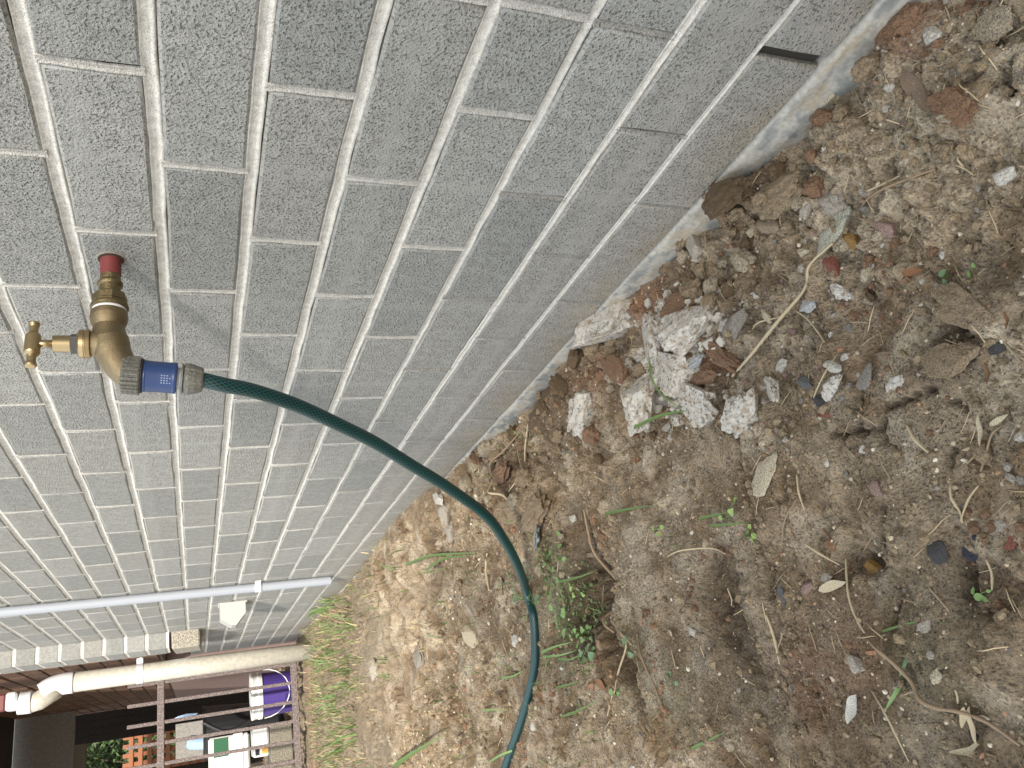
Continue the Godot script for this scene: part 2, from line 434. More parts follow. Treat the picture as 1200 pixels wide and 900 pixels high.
func make_ground() -> void:
	GX = grid(-60.0, 40.0, -0.95, 0.34, 0.0031, 1.006, 0.011)
	GZ = grid(-60.0, 60.0, -0.02, 0.72, 0.0031, 1.015, 0.012)
	var nx := GX.size()
	var nz := GZ.size()
	GH.resize(nx * nz)
	var col := PackedColorArray(); col.resize(nx * nz)
	var n1 := noise(41, 3.2, 3)
	var n2 := noise(43, 14.0, 3)
	var n3 := noise(45, 55.0, 3)
	var n4 := noise(47, 5.0, 3)
	var n5 := noise(49, 22.0, 2, FastNoiseLite.TYPE_CELLULAR)
	n5.cellular_return_type = FastNoiseLite.RETURN_DISTANCE
	var n6 := noise(51, 9.0, 4)
	var n7 := noise(53, 42.0, 1, FastNoiseLite.TYPE_CELLULAR)
	n7.cellular_return_type = FastNoiseLite.RETURN_CELL_VALUE
	n7.domain_warp_enabled = true
	n7.domain_warp_amplitude = 0.012
	n7.domain_warp_frequency = 45.0
	var n8 := noise(55, 105.0, 1, FastNoiseLite.TYPE_CELLULAR)
	n8.cellular_return_type = FastNoiseLite.RETURN_CELL_VALUE
	n8.domain_warp_enabled = true
	n8.domain_warp_amplitude = 0.006
	n8.domain_warp_frequency = 90.0
	var dry := Color(0.48, 0.368, 0.242)
	var damp := Color(0.28, 0.187, 0.103)
	var pale := Color(0.64, 0.53, 0.385)
	for i in nx:
		var x := GX[i]
		for j in nz:
			var z := GZ[j]
			var far := maxf(absf(x), absf(z)) > 14.0
			if far:
				GH[i * nz + j] = 0.0
				col[i * nz + j] = Color(0.12, 0.15, 0.05)
				continue
			var rough := clampf(0.45 + n4.get_noise_2d(x + 7.0, z) * 1.1, 0.12, 1.0)
			var band := smoothstep(0.3, 0.16, z + n1.get_noise_2d(x * 2.0, z * 2.0) * 0.12) * smoothstep(-1.5, -1.0, x)
			rough = maxf(rough, band)
			var foot := smoothstep(0.06, 0.015, z) * smoothstep(-1.2, -0.9, x) * n6.get_noise_2d(x * 0.9, 3.0) * 0.035
			var near_wall := clampf(z / 0.05, 0.25, 1.0)
			var h := base_h(x, z) + n1.get_noise_2d(x, z) * 0.018 * near_wall
			var amp := 1.0 + 1.1 * smoothstep(-1.0, -1.8, x)
			h += n2.get_noise_2d(x, z) * 0.014 * rough * near_wall * amp
			h += n3.get_noise_2d(x, z) * 0.0075 * rough * amp
			h += (0.5 - absf(n5.get_noise_2d(x, z))) * 0.009 * rough
			h += n7.get_noise_2d(x, z) * (0.0012 + 0.0042 * rough * rough) + n8.get_noise_2d(x, z) * (0.0006 + 0.0016 * rough) + foot
			GH[i * nz + j] = h
			var t := clampf(0.5 + n6.get_noise_2d(x, z) * 1.3, 0, 1)
			var c := damp.lerp(dry, t)
			c = c.lerp(pale, clampf(n4.get_noise_2d(x * 1.7 + 30.0, z * 1.7) * 1.6 + 0.1, 0, 0.85))
			if x < -2.2: c = c.lerp(Color(0.33, 0.26, 0.175), clampf((-1.2 - x) / 1.2, 0, 0.75))
			col[i * nz + j] = c * (1.0 + 0.16 * n7.get_noise_2d(x, z) + 0.14 * n8.get_noise_2d(x, z))
	# mounds and hollows: centre, radius along, radius across, turn, height, edge sharpness, tint, tint strength
	var red := Color(0.33, 0.165, 0.09)
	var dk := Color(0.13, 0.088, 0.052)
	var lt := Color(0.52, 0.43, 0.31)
	var moss_and_shade := Color(0.2, 0.18, 0.09)  # dull mossy green, also painted as shade along the trench
	var umber := Color(0.23, 0.15, 0.088)
	var F := [
		[Vector2(-0.8995, 0.0971), 0.09, 0.05, 0.3, 0.004, 1.6, umber, 0.75], [Vector2(-0.6521, 0.0874), 0.08, 0.05, 0.3, 0.006, 1.6, umber, 0.7], [Vector2(-0.455, 0.0892), 0.06, 0.05, 0.3, 0.006, 1.6, umber, 0.65], [Vector2(-0.2463, 0.0264), 0.06, 0.04, 0.4, 0.008, 1.6, umber, 0.7], [Vector2(-0.1909, 0.1786), 0.05, 0.04, 0.2, 0.004, 1.6, umber, 0.6], [Vector2(-0.0676, 0.02), 0.05, 0.04, 0.4, 0.008, 1.6, umber, 0.75], [Vector2(-0.106, 0.1068), 0.06, 0.05, 0.2, 0.002, 1.6, umber, 0.5], [Vector2(-0.0573, 0.2386), 0.07, 0.06, 0.2, 0.0, 1.6, umber, 0.45], [Vector2(0.1691, 0.0221), 0.04, 0.03, 0.5, 0.006, 1.6, umber, 0.6],
		[Vector2(-0.1086, 0.5299), 0.2, 0.14, 0, 0.0, 1.2, Color(0.2, 0.14, 0.082), 0.45], [Vector2(-0.3279, 0.5291), 0.16, 0.12, 0, 0.0, 1.2, Color(0.2, 0.14, 0.085), 0.35], [Vector2(0.175, 0.0771), 0.13, 0.1, 0, 0.0, 1.4, Color(0.68, 0.56, 0.4), 0.5], [Vector2(0.009, 0.0237), 0.07, 0.06, 0, 0.0, 1.4, Color(0.68, 0.56, 0.4), 0.4],
		[Vector2(-0.6763, 0.3667), 0.05, 0.075, -0.9, -0.045, 1.0, dk, 0.85], [Vector2(-0.585, 0.4721), 0.05, 0.07, -0.6, -0.018, 1.0, moss_and_shade, 0.5],  # these dark tints paint in the shade of the trench
		[Vector2(-0.813, 0.389), 0.08, 0.1, 0, -0.014, 1.0, Color(0.13, 0.13, 0.06), 0.8], [Vector2(-0.4852, 0.3992), 0.045, 0.07, -0.3, 0.018, 1.0, lt, 0.35],  # first entry: dark green painted as shade under the weeds
		[Vector2(-0.3721, 0.4072), 0.03, 0.06, 0.1, 0.014, 3.0, lt, 0.4], [Vector2(-0.2982, 0.4205), 0.03, 0.06, -0.2, -0.006, 2.0, dk, 0.4],
		[Vector2(-0.3151, 0.5003), 0.05, 0.08, 0, -0.006, 1.5, dk, 0.5], [Vector2(-0.6584, 0.0607), 0.06, 0.045, 0.3, 0.016, 2.0, dk, 0.45], [Vector2(-0.6715, 0.0308), 0.022, 0.02, 0, -0.035, 2.0, dk, 0.8],
		[Vector2(-0.5005, 0.0549), 0.05, 0.03, 0.2, 0.012, 1.5, red, 0.7], [Vector2(-0.3059, 0.0271), 0.045, 0.03, 0.3, 0.014, 1.5, red, 0.8],
		[Vector2(-0.2002, 0.1569), 0.03, 0.03, 0, 0.006, 1.5, red, 0.75], [Vector2(-0.0766, 0.0015), 0.035, 0.028, 0.3, 0.016, 2.0, Color(0.2, 0.125, 0.06), 0.7],
		[Vector2(-0.0308, 0.0285), 0.028, 0.03, 0, 0.012, 3.0, Color(0.22, 0.14, 0.075), 0.6], [Vector2(0.1859, 0.0185), 0.03, 0.02, 0.6, 0.012, 2.0, red, 0.6],
		[Vector2(0.1323, 0.2698), 0.036, 0.03, 0.1, 0.014, 3.0, Color(0.24, 0.15, 0.08), 0.5], [Vector2(0.1066, 0.2813), 0.022, 0.014, 0.2, -0.024, 2.5, dk, 0.7],
		[Vector2(0.086, 0.3029), 0.03, 0.03, 0, 0.006, 2.0, Color(0.2, 0.14, 0.085), 0.5], [Vector2(0.2258, 0.1133), 0.04, 0.035, 0, 0.008, 3.0, lt, 0.8],
		[Vector2(0.169, 0.0909), 0.05, 0.04, 0.3, 0.004, 2.0, lt, 0.7], [Vector2(0.0474, 0.0314), 0.03, 0.03, 0, 0.006, 2.0, lt, 0.6],
		[Vector2(0.248, 0.0717), 0.026, 0.024, 0, 0.012, 3.0, lt, 0.5], [Vector2(0.2036, 0.1161), 0.022, 0.018, 0, 0.010, 2.5, Color(0.26, 0.15, 0.06), 0.7],
		[Vector2(-0.0138, 0.4403), 0.04, 0.1, 0, 0.006, 2.0, dk, 0.12], [Vector2(0.0247, 0.4859), 0.045, 0.05, 0, -0.005, 1.5, dk, 0.3], [Vector2(0.0609, 0.492), 0.035, 0.03, 0.4, -0.008, 2.0, Color(0.2, 0.12, 0.06), 0.5],
		[Vector2(-0.0695, 0.4408), 0.03, 0.016, 0.2, -0.014, 2.0, dk, 0.3], [Vector2(-0.101, 0.443), 0.05, 0.012, 0.1, -0.01, 2.0, dk, 0.3],
		[Vector2(-0.2072, 0.5472), 0.055, 0.06, 0.2, -0.006, 1.5, red, 0.45], [Vector2(-0.1166, 0.5209), 0.045, 0.05, 0, 0.004, 1.5, red, 0.35],
		[Vector2(-0.0245, 0.5452), 0.045, 0.05, 0.4, 0.01, 2.0, moss_and_shade, 0.35], [Vector2(0.0372, 0.5369), 0.05, 0.045, 0, 0.012, 2.5, lt, 0.15],
		[Vector2(-0.0227, 0.6153), 0.07, 0.06, 0, -0.006, 1.5, dk, 0.45], [Vector2(0.0116, 0.3822), 0.07, 0.07, 0, 0.004, 2.0, lt, 0.2],
		[Vector2(-0.9673, 0.1407), 0.07, 0.04, 0.3, 0.02, 1.5, Color(0.2, 0.125, 0.07), 0.6], [Vector2(-0.8546, 0.0935), 0.05, 0.03, 0.3, -0.02, 1.5, dk, 0.4],
		[Vector2(-0.8412, 0.1923), 0.045, 0.035, 0.5, 0.016, 1.6, Color(0.21, 0.12, 0.06), 0.6], [Vector2(-1.5226, 0.196), 0.16, 0.05, 0.3, -0.025, 1.2, dk, 0.4],
		[Vector2(-1.2879, 0.2804), 0.1, 0.06, 0.2, 0.02, 1.5, lt, 0.3], [Vector2(-1.6106, 0.4478), 0.25, 0.04, 0.25, -0.022, 1.2, dk, 0.4],
		[Vector2(-2.1322, 0.3054), 0.4, 0.1, 0.2, 0.02, 1.5, lt, 0.5], [Vector2(-2.5221, 0.4707), 0.5, 0.09, 0.1, 0.01, 1.5, Color(0.37, 0.27, 0.17), 0.5],
		[Vector2(-0.508, 0.3318), 0.06, 0.04, -0.9, 0.008, 1.4, lt, 0.3], [Vector2(-0.2528, 0.4387), 0.05, 0.04, 0, 0.006, 1.4, lt, 0.25], [Vector2(-0.4804, 0.5509), 0.06, 0.06, 0, -0.004, 1.2, moss_and_shade, 0.35]]
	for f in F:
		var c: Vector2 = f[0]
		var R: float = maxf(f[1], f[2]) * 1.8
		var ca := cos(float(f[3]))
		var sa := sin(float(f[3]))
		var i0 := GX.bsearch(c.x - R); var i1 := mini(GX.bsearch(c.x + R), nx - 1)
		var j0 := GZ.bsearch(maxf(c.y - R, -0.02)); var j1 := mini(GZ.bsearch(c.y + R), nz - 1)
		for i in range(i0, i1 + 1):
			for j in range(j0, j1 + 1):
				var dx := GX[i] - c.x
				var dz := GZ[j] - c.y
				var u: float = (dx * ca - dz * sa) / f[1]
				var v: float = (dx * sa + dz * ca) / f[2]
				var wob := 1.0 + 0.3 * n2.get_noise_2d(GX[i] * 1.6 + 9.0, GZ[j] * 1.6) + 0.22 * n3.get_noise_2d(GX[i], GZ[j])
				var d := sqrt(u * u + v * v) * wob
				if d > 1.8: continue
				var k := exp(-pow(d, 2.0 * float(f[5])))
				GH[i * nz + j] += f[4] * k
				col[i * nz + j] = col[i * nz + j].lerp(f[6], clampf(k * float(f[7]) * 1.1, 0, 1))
	# furrows and ledges: path, width, depth, dark tint strength (painted trench shade, darker soil)
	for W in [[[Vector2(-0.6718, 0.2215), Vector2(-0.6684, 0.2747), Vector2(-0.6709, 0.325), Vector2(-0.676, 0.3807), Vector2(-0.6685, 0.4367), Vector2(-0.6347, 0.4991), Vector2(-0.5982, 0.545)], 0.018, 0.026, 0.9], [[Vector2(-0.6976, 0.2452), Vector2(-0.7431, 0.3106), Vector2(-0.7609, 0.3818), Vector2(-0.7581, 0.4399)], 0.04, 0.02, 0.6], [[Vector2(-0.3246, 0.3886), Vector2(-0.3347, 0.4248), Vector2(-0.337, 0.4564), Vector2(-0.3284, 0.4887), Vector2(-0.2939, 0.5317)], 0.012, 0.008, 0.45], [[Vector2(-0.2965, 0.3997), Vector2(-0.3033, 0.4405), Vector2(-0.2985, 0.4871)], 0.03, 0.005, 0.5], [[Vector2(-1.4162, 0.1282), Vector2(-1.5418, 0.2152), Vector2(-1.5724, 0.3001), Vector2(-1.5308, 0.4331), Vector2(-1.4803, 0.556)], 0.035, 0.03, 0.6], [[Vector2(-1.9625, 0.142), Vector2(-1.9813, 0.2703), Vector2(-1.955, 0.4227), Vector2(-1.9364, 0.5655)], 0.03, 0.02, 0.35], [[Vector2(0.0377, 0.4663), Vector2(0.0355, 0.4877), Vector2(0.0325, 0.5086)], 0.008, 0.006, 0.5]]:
		var path: Array = W[0]
		for sg in path.size() - 1:
			var a: Vector2 = path[sg]
			var b: Vector2 = path[sg + 1]
			var R: float = W[1] * 2.2
			for i in range(GX.bsearch(minf(a.x, b.x) - R), GX.bsearch(maxf(a.x, b.x) + R)):
				for j in range(GZ.bsearch(minf(a.y, b.y) - R), GZ.bsearch(maxf(a.y, b.y) + R)):
					var p := Vector2(GX[i], GZ[j])
					var c := Geometry2D.get_closest_point_to_segment(p, a, b)
					if sg > 0 and c.distance_to(a) < 0.0001: continue
					var d: float = p.distance_to(c) / W[1] * (1.0 + 0.5 * n2.get_noise_2d(p.x * 1.5, p.y * 1.5) + 0.3 * n3.get_noise_2d(p.x, p.y))
					var k := exp(-pow(d, 2.6))
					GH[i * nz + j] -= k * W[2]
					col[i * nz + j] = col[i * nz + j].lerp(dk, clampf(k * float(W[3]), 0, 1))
	# drying cracks
	var K := [
		[Vector2(0.2413, 0.1144), Vector2(0.2344, 0.1212), Vector2(0.2396, 0.1362)], [Vector2(0.2297, 0.0855), Vector2(0.2298, 0.0947), Vector2(0.2233, 0.1039), Vector2(0.2102, 0.101)], [Vector2(0.2506, 0.1144), Vector2(0.2403, 0.1221), Vector2(0.239, 0.1322), Vector2(0.2429, 0.1374)], [Vector2(0.2394, 0.0535), Vector2(0.234, 0.0621), Vector2(0.2344, 0.0745), Vector2(0.2431, 0.0867)],
		[Vector2(-0.0238, 0.3231), Vector2(-0.0177, 0.328), Vector2(0.0014, 0.3314)], [Vector2(0.0014, 0.3314), Vector2(0.0073, 0.3257), Vector2(0.0169, 0.3138), Vector2(0.0281, 0.3156), Vector2(0.0419, 0.3177), Vector2(0.0525, 0.3169), Vector2(0.07, 0.3175), Vector2(0.0738, 0.3199)], [Vector2(0.0014, 0.3314), Vector2(0.0026, 0.3414), Vector2(0.0089, 0.3521)], [Vector2(-0.0082, 0.2793), Vector2(-0.012, 0.296), Vector2(-0.0174, 0.303)], [Vector2(0.0819, 0.3338), Vector2(0.0923, 0.3411), Vector2(0.0952, 0.3508)],
		[Vector2(-0.0121, 0.4001), Vector2(-0.0196, 0.4146), Vector2(-0.0307, 0.43), Vector2(-0.0319, 0.4403)], [Vector2(-0.0805, 0.4385), Vector2(-0.0658, 0.4457), Vector2(-0.0621, 0.4506), Vector2(-0.0538, 0.4497)], [Vector2(-0.0496, 0.453), Vector2(-0.0428, 0.4503), Vector2(-0.0348, 0.4519)], [Vector2(-0.057, 0.3139), Vector2(-0.0467, 0.3194), Vector2(-0.0259, 0.3224), Vector2(-0.017, 0.3211)], [Vector2(-0.1974, 0.2547), Vector2(-0.1961, 0.2716), Vector2(-0.2095, 0.294), Vector2(-0.2071, 0.3161)], [Vector2(-0.0346, 0.4758), Vector2(-0.0466, 0.4935), Vector2(-0.054, 0.5081)], [Vector2(0.0646, 0.3797), Vector2(0.0688, 0.3764), Vector2(0.0628, 0.3861)],
		[Vector2(-0.2117, 0.3147), Vector2(-0.2084, 0.3573), Vector2(-0.2166, 0.4057), Vector2(-0.2187, 0.4541)], [Vector2(0.0301, 0.494), Vector2(0.0368, 0.4807), Vector2(0.0443, 0.4676)], [Vector2(0.0421, 0.5065), Vector2(0.053, 0.5102), Vector2(0.0611, 0.5194)], [Vector2(-0.0308, 0.0285), Vector2(-0.0355, 0.0425), Vector2(-0.0485, 0.0508), Vector2(-0.0616, 0.0512)], [Vector2(-0.0696, -0.0142), Vector2(-0.0584, -0.001), Vector2(-0.0369, 0.0064)], [Vector2(-0.1374, 0.3223), Vector2(-0.1457, 0.3445), Vector2(-0.148, 0.3633)]]
	for path in K:
		for s in path.size() - 1:
			var a: Vector2 = path[s]
			var b: Vector2 = path[s + 1]
			var i0 := GX.bsearch(minf(a.x, b.x) - 0.012); var i1 := GX.bsearch(maxf(a.x, b.x) + 0.012)
			var j0 := GZ.bsearch(minf(a.y, b.y) - 0.012); var j1 := GZ.bsearch(maxf(a.y, b.y) + 0.012)
			for i in range(i0, i1 + 1):
				for j in range(j0, j1 + 1):
					var p := Vector2(GX[i] + n3.get_noise_2d(GX[i] * 2.0, GZ[j] * 2.0) * 0.004, GZ[j] + n3.get_noise_2d(GX[i] * 2.0 + 5.0, GZ[j] * 2.0) * 0.004)
					var d := seg_dist(p, a, b)
					var k := exp(-pow(d / 0.0028, 2.0))
					GH[i * nz + j] -= 0.011 * k
					col[i * nz + j] = col[i * nz + j].lerp(dk, k * 0.5)
	# the hose lies in a slight groove
	for q in HOSE.size() - 1:
		var a := Vector2(HOSE[q].x, HOSE[q].z)
		var b := Vector2(HOSE[q + 1].x, HOSE[q + 1].z)
		for i in range(GX.bsearch(minf(a.x, b.x) - 0.05), GX.bsearch(maxf(a.x, b.x) + 0.05)):
			for j in range(GZ.bsearch(minf(a.y, b.y) - 0.05), GZ.bsearch(maxf(a.y, b.y) + 0.05)):
				var pt := Vector2(GX[i], GZ[j])
				var c := Geometry2D.get_closest_point_to_segment(pt, a, b)
				var y := lerpf(HOSE[q].y, HOSE[q + 1].y, a.distance_to(c) / a.distance_to(b))
				GH[i * nz + j] = lerpf(GH[i * nz + j], y - 0.0062, exp(-pow(pt.distance_to(c) / 0.02, 2.0)))
	var P := PackedVector3Array(); P.resize(nx * nz)
	for i in nx:
		for j in nz: P[i * nz + j] = Vector3(GX[i], GH[i * nz + j], GZ[j])
	var N := PackedVector3Array(); N.resize(nx * nz)
	for i in nx:
		for j in nz:
			var ax := P[mini(i + 1, nx - 1) * nz + j] - P[maxi(i - 1, 0) * nz + j]
			var az := P[i * nz + mini(j + 1, nz - 1)] - P[i * nz + maxi(j - 1, 0)]
			N[i * nz + j] = az.cross(ax).normalized()
	var I := PackedInt32Array(); I.resize((nx - 1) * (nz - 1) * 6)
	var q := 0
	for i in nx - 1:
		for j in nz - 1:
			var a := i * nz + j
			I[q] = a; I[q + 1] = a + nz; I[q + 2] = a + nz + 1
			I[q + 3] = a; I[q + 4] = a + nz + 1; I[q + 5] = a + 1
			q += 6
	var arr := []
	arr.resize(Mesh.ARRAY_MAX)
	arr[Mesh.ARRAY_VERTEX] = P; arr[Mesh.ARRAY_NORMAL] = N; arr[Mesh.ARRAY_COLOR] = col; arr[Mesh.ARRAY_INDEX] = I
	var am := ArrayMesh.new()
	am.add_surface_from_arrays(Mesh.PRIMITIVE_TRIANGLES, arr)
	var g := obj("ground", am, M.soil)
	tag(g, "bare stony brown soil beside the brick wall", "", "", "structure")

# ---------------------------------------------------------------- stones
var ico_v := {}
var ico_f := {}

func ico(level: int) -> void:
	if ico_v.has(level): return
	if level == 0:
		var t := (1.0 + sqrt(5.0)) / 2.0
		var v := []
		for p in [Vector3(-1, t, 0), Vector3(1, t, 0), Vector3(-1, -t, 0), Vector3(1, -t, 0), Vector3(0, -1, t), Vector3(0, 1, t), Vector3(0, -1, -t), Vector3(0, 1, -t), Vector3(t, 0, -1), Vector3(t, 0, 1), Vector3(-t, 0, -1), Vector3(-t, 0, 1)]: v.append(p.normalized())
		ico_v[0] = v
		ico_f[0] = [[0, 11, 5], [0, 5, 1], [0, 1, 7], [0, 7, 10], [0, 10, 11], [1, 5, 9], [5, 11, 4], [11, 10, 2], [10, 7, 6], [7, 1, 8], [3, 9, 4], [3, 4, 2], [3, 2, 6], [3, 6, 8], [3, 8, 9], [4, 9, 5], [2, 4, 11], [6, 2, 10], [8, 6, 7], [9, 8, 1]]
		return
	ico(level - 1)
	var v: Array = ico_v[level - 1].duplicate()
	var mid := {}
	var fs := []
	for f in ico_f[level - 1]:
		var m := []
		for k in 3:
			var a: int = f[k]
			var b: int = f[(k + 1) % 3]
			var key := mini(a, b) * 100000 + maxi(a, b)
			if not mid.has(key):
				mid[key] = v.size()
				v.append(((v[a] + v[b]) / 2.0).normalized())
			m.append(mid[key])
		fs.append([f[0], m[0], m[2]]); fs.append([f[1], m[1], m[0]]); fs.append([f[2], m[2], m[1]]); fs.append([m[0], m[1], m[2]])
	ico_v[level] = v
	ico_f[level] = fs

# unit rock: lumpy = noise strength, cuts = number of flat facets
func rock(seed_: int, level: int, lumpy: float, cuts: int, smooth := true, freq := 1.1, stain := 0.0) -> ArrayMesh:
	ico(level)
	var r := RandomNumberGenerator.new()
	r.seed = seed_
	var n := noise(seed_, freq, 3)
	var planes := []
	for k in cuts:
		var d := Vector3(r.randfn(), r.randfn() * 0.8, r.randfn()).normalized()
		planes.append([d, r.randf_range(0.55, 0.86)])
	var pos := []
	for v in ico_v[level]:
		var p: Vector3 = v * (1.0 + lumpy * n.get_noise_3dv(v))
		for pl in planes:
			var over: float = p.dot(pl[0]) - pl[1]
			if over > 0: p -= pl[0] * over * 0.93
		pos.append(p)
	var st := begin(smooth)
	if smooth:
		var P := PackedVector3Array(pos)
		var I := PackedInt32Array()
		for f in ico_f[level]: I.append_array([f[0], f[2], f[1]])
		for p in P:
			if stain > 0: st.set_color(Color.WHITE.lerp(Color(0.62, 0.47, 0.32), clampf(stain * (n.get_noise_3dv(p * 1.7 + Vector3(9, 3, 5)) * 2.2 + 0.25 - p.y * 0.5), 0, 0.9)))
			st.add_vertex(p)
		for i in I: st.add_index(i)
		return done(st)
	for f in ico_f[level]: tri(st, pos[f[0]], pos[f[2]], pos[f[1]])
	return done(st)

func lay(o: Node3D, x: float, z: float, ln: float, w: float, h: float, yaw: float, sink: float, tilt := 0.12) -> void:
	var b := Basis(Vector3.UP, yaw) * Basis(Vector3(1, 0, 0), rng.randf_range(-tilt, tilt)) * Basis(Vector3(0, 0, 1), rng.randf_range(-tilt, tilt))
	o.transform = Transform3D(b.scaled_local(Vector3(ln, h, w) * 0.5), Vector3(x, gh(x, z) + h * (0.5 - sink), z))

var rock_seed := 100
var landmarks := [[Vector2(-1.0006, 0.0751), "bank behind the hose"], [Vector2(-1.1865, 0.1002), "hose where it passes the bank"], [Vector2(-0.7651, 0.08), "upright straw on the bank"], [Vector2(-1.8432, 0.0849), "lower end of the conduit"], [Vector2(-0.9414, 0.4028), "hose lying on the soil"], [Vector2(-0.6165, 0.308), "twig along the trench"], [Vector2(-0.0229, 0.5739), "long brown twig"]]

# what is said of a small thing lying about: which of the bigger stones it is nearest to, and on which side of it in the picture
func beside(what: String, x: float, z: float) -> String:
	var best = null
	var near := 1e9
	for l in landmarks:
		var d: float = l[0].distance_to(Vector2(x, z))
		if d < near:
			near = d; best = l
	var v: Vector2 = Vector2(x, z) - best[0]
	var a := v.dot(Vector2(0.909, 0.417))
	var b := v.dot(Vector2(-0.391, 0.92))
	var side := ("right of" if a > 0 else "left of") if absf(a) > absf(b) else ("below" if b > 0 else "above")
	var word := "close " if near < 0.035 else ("a little " if near < 0.08 else "well ")
	if side == "below" or side == "above": word = {"close ": "just ", "a little ": "a little ", "well ": "well "}[word]
	elif word == "close ": word = "just "
	return what + " " + word + side + " the " + best[1]

func stone(called: String, label: String, kind: String, x: float, z: float, ln: float, w: float, yaw: float, hr := 0.6, style := "cut") -> MeshInstance3D:
	rock_seed += 1
	var mesh: ArrayMesh
	if style == "cut": mesh = rock(rock_seed, 2, 0.5, 9, false)
	elif style == "round": mesh = rock(rock_seed, 2, 0.45, 2)
	elif style == "flat": mesh = rock(rock_seed, 2, 0.6, 6, false)
	elif called == "concrete_lump": mesh = rock(rock_seed, 4, 0.48, 6, true, 1.5, 0.75)
	else: mesh = rock(rock_seed, 4, 0.42, 3, true, 1.4)
	var o := obj(called, mesh, M[kind])
	tag(o, label, "stone" if called != "clod" and called != "concrete_lump" else ("clod" if called == "clod" else "concrete lump"))
	if called == "concrete_lump": w = maxf(w, 0.62 * ln)
	var g := 1.2 if called == "concrete_lump" else (1.25 if called == "clod" else 1.12)
	if label.split(" ").size() <= 6 and not (label.begins_with("first") or label.begins_with("last") or label.begins_with("middle") or label.begins_with("second")): landmarks.append([Vector2(x, z), label])
	lay(o, x, z, ln * g, w * g, minf(ln, w) * hr * 1.2, yaw, 0.28)
	return o

# ---------------------------------------------------------------- small plants, straw
func stalk(called: String, label: String, pts: Array, w: float, m: Material, cat := "straw", lift := 0.004) -> MeshInstance3D:
	var P := []
	for i in pts.size():
		P.append(on(pts[i], lift * (0.6 + 0.8 * absf(sin(i * 2.1)))))
	var S := spline(P, 0.006)
	var R := []
	for i in S.size():
		var t := float(i) / maxf(S.size() - 1, 1)
		R.append(w * 0.5 * (0.55 + 0.45 * sin(PI * clampf(t * 0.9 + 0.08, 0, 1))) * (1.0 + 0.12 * sin(i * 1.7)))
	var o := obj(called, tube_mesh(S, R, 6), m)
	tag(o, label, cat)
	return o

# a leaf blade lying between two points, folded along its midrib and curling
func leaf_mesh(ln: float, w: float, fold := 0.25, curl := 0.2, tip := 1.0) -> ArrayMesh:
	var st := begin(true)
	var n := 8
	var rows := []
	for i in n + 1:
		var t := float(i) / n
		var hw := w * 0.5 * pow(sin(PI * pow(t, 0.8 * tip)), 0.75) if i > 0 and i < n else 0.0004
		var y := curl * ln * (t - 0.35) * (t - 0.35) + 0.03 * ln * sin(t * 9.0)
		rows.append([Vector3(t * ln, y + hw * fold, -hw), Vector3(t * ln, y, 0), Vector3(t * ln, y + hw * fold * 1.2, hw)])
	for i in n:
		for k in 2: quad(st, rows[i][k], rows[i][k + 1], rows[i + 1][k + 1], rows[i + 1][k])
	for i in n:
		for k in 2: quad(st, rows[i][k] - Vector3(0, 0.0004, 0), rows[i + 1][k] - Vector3(0, 0.0004, 0), rows[i + 1][k + 1] - Vector3(0, 0.0004, 0), rows[i][k + 1] - Vector3(0, 0.0004, 0))
	return done(st)

func aim(o: Node3D, a: Vector3, b: Vector3, roll := 0.0) -> void:
	var x := (b - a).normalized()
	var z := x.cross(Vector3.UP).normalized()
	if z.length() < 0.1: z = Vector3(0, 0, 1)
	var bs := Basis(x, z.cross(x), z) * Basis(Vector3(1, 0, 0), roll)
	o.transform = Transform3D(bs, a)

func dry_leaf(label: String, a: Vector2, b: Vector2, w: float, m: Material, curl := 0.25, roll := 0.2) -> void:
	var A := on(a, 0.006)
	var B := on(b, 0.008)
	var o := obj("dry_leaf", leaf_mesh(A.distance_to(B), w, 0.35, curl), m)
	aim(o, A, B, roll)
	tag(o, label, "dead leaf")

# small broad-leaved weed: leaves at given points above the ground, joined by stems to the root
func weed(label: String, root: Vector2, leaves: Array, m: Material) -> void:
	var R := on(root)
	var t := thing("weed", label, "weed", R, "")
	for l in leaves:
		var c: Vector3 = l[0] - R
		var sz: float = l[1]
		var out := Vector3(c.x, 0, c.z)
		if out.length() < 0.004: out = Vector3(rng.randf() - 0.5, 0, rng.randf() - 0.5)
		out = (out.normalized() + Vector3(rng.randf() - 0.5, 0, rng.randf() - 0.5) * 0.9).normalized()
		var a := c - out * sz * 0.5
		var b := c + out * sz * 0.5 + Vector3(0, rng.randf_range(-0.003, 0.004), 0)
		var sp := spline([Vector3.ZERO, a * 0.5 + Vector3(0, 0.004, 0), a], 0.004)
		obj("stem", tube_mesh(sp, [0.0008, 0.0006], 5), M.blade, t)
		var lf := obj("leaf", leaf_mesh(sz, sz * rng.randf_range(0.62, 0.85), 0.15, -0.25, 0.95), m, t)
		aim(lf, a, b, rng.randf_range(-0.4, 0.4))

func blade_mesh(pts: Array, w: float) -> ArrayMesh:
	var st := begin(true)
	var S := spline(pts, 0.012)
	var n := S.size()
	var prev := []
	for i in n:
		var t := float(i) / maxf(n - 1, 1)
		var d: Vector3 = (S[mini(i + 1, n - 1)] - S[maxi(i - 1, 0)]).normalized()
		var x := d.cross(Vector3(0.2, 1, 0.1)).normalized()
		var up := x.cross(d)
		var hw := w * 0.5 * pow(1.0 - pow(absf(t * 1.15 - 0.15), 2.2), 0.8) if t < 0.995 else 0.0002
		var row := [S[i] - x * hw + up * hw * 0.35, S[i], S[i] + x * hw + up * hw * 0.35]
		if i > 0:
			for k in 2: quad(st, prev[k], prev[k + 1], row[k + 1], row[k])
		prev = row
	return done(st)

func grass_blade(label: String, pts: Array, w: float, m: Material) -> void:
	var o := obj("grass_shoot", blade_mesh(pts, w), m)
	tag(o, label, "grass blade")

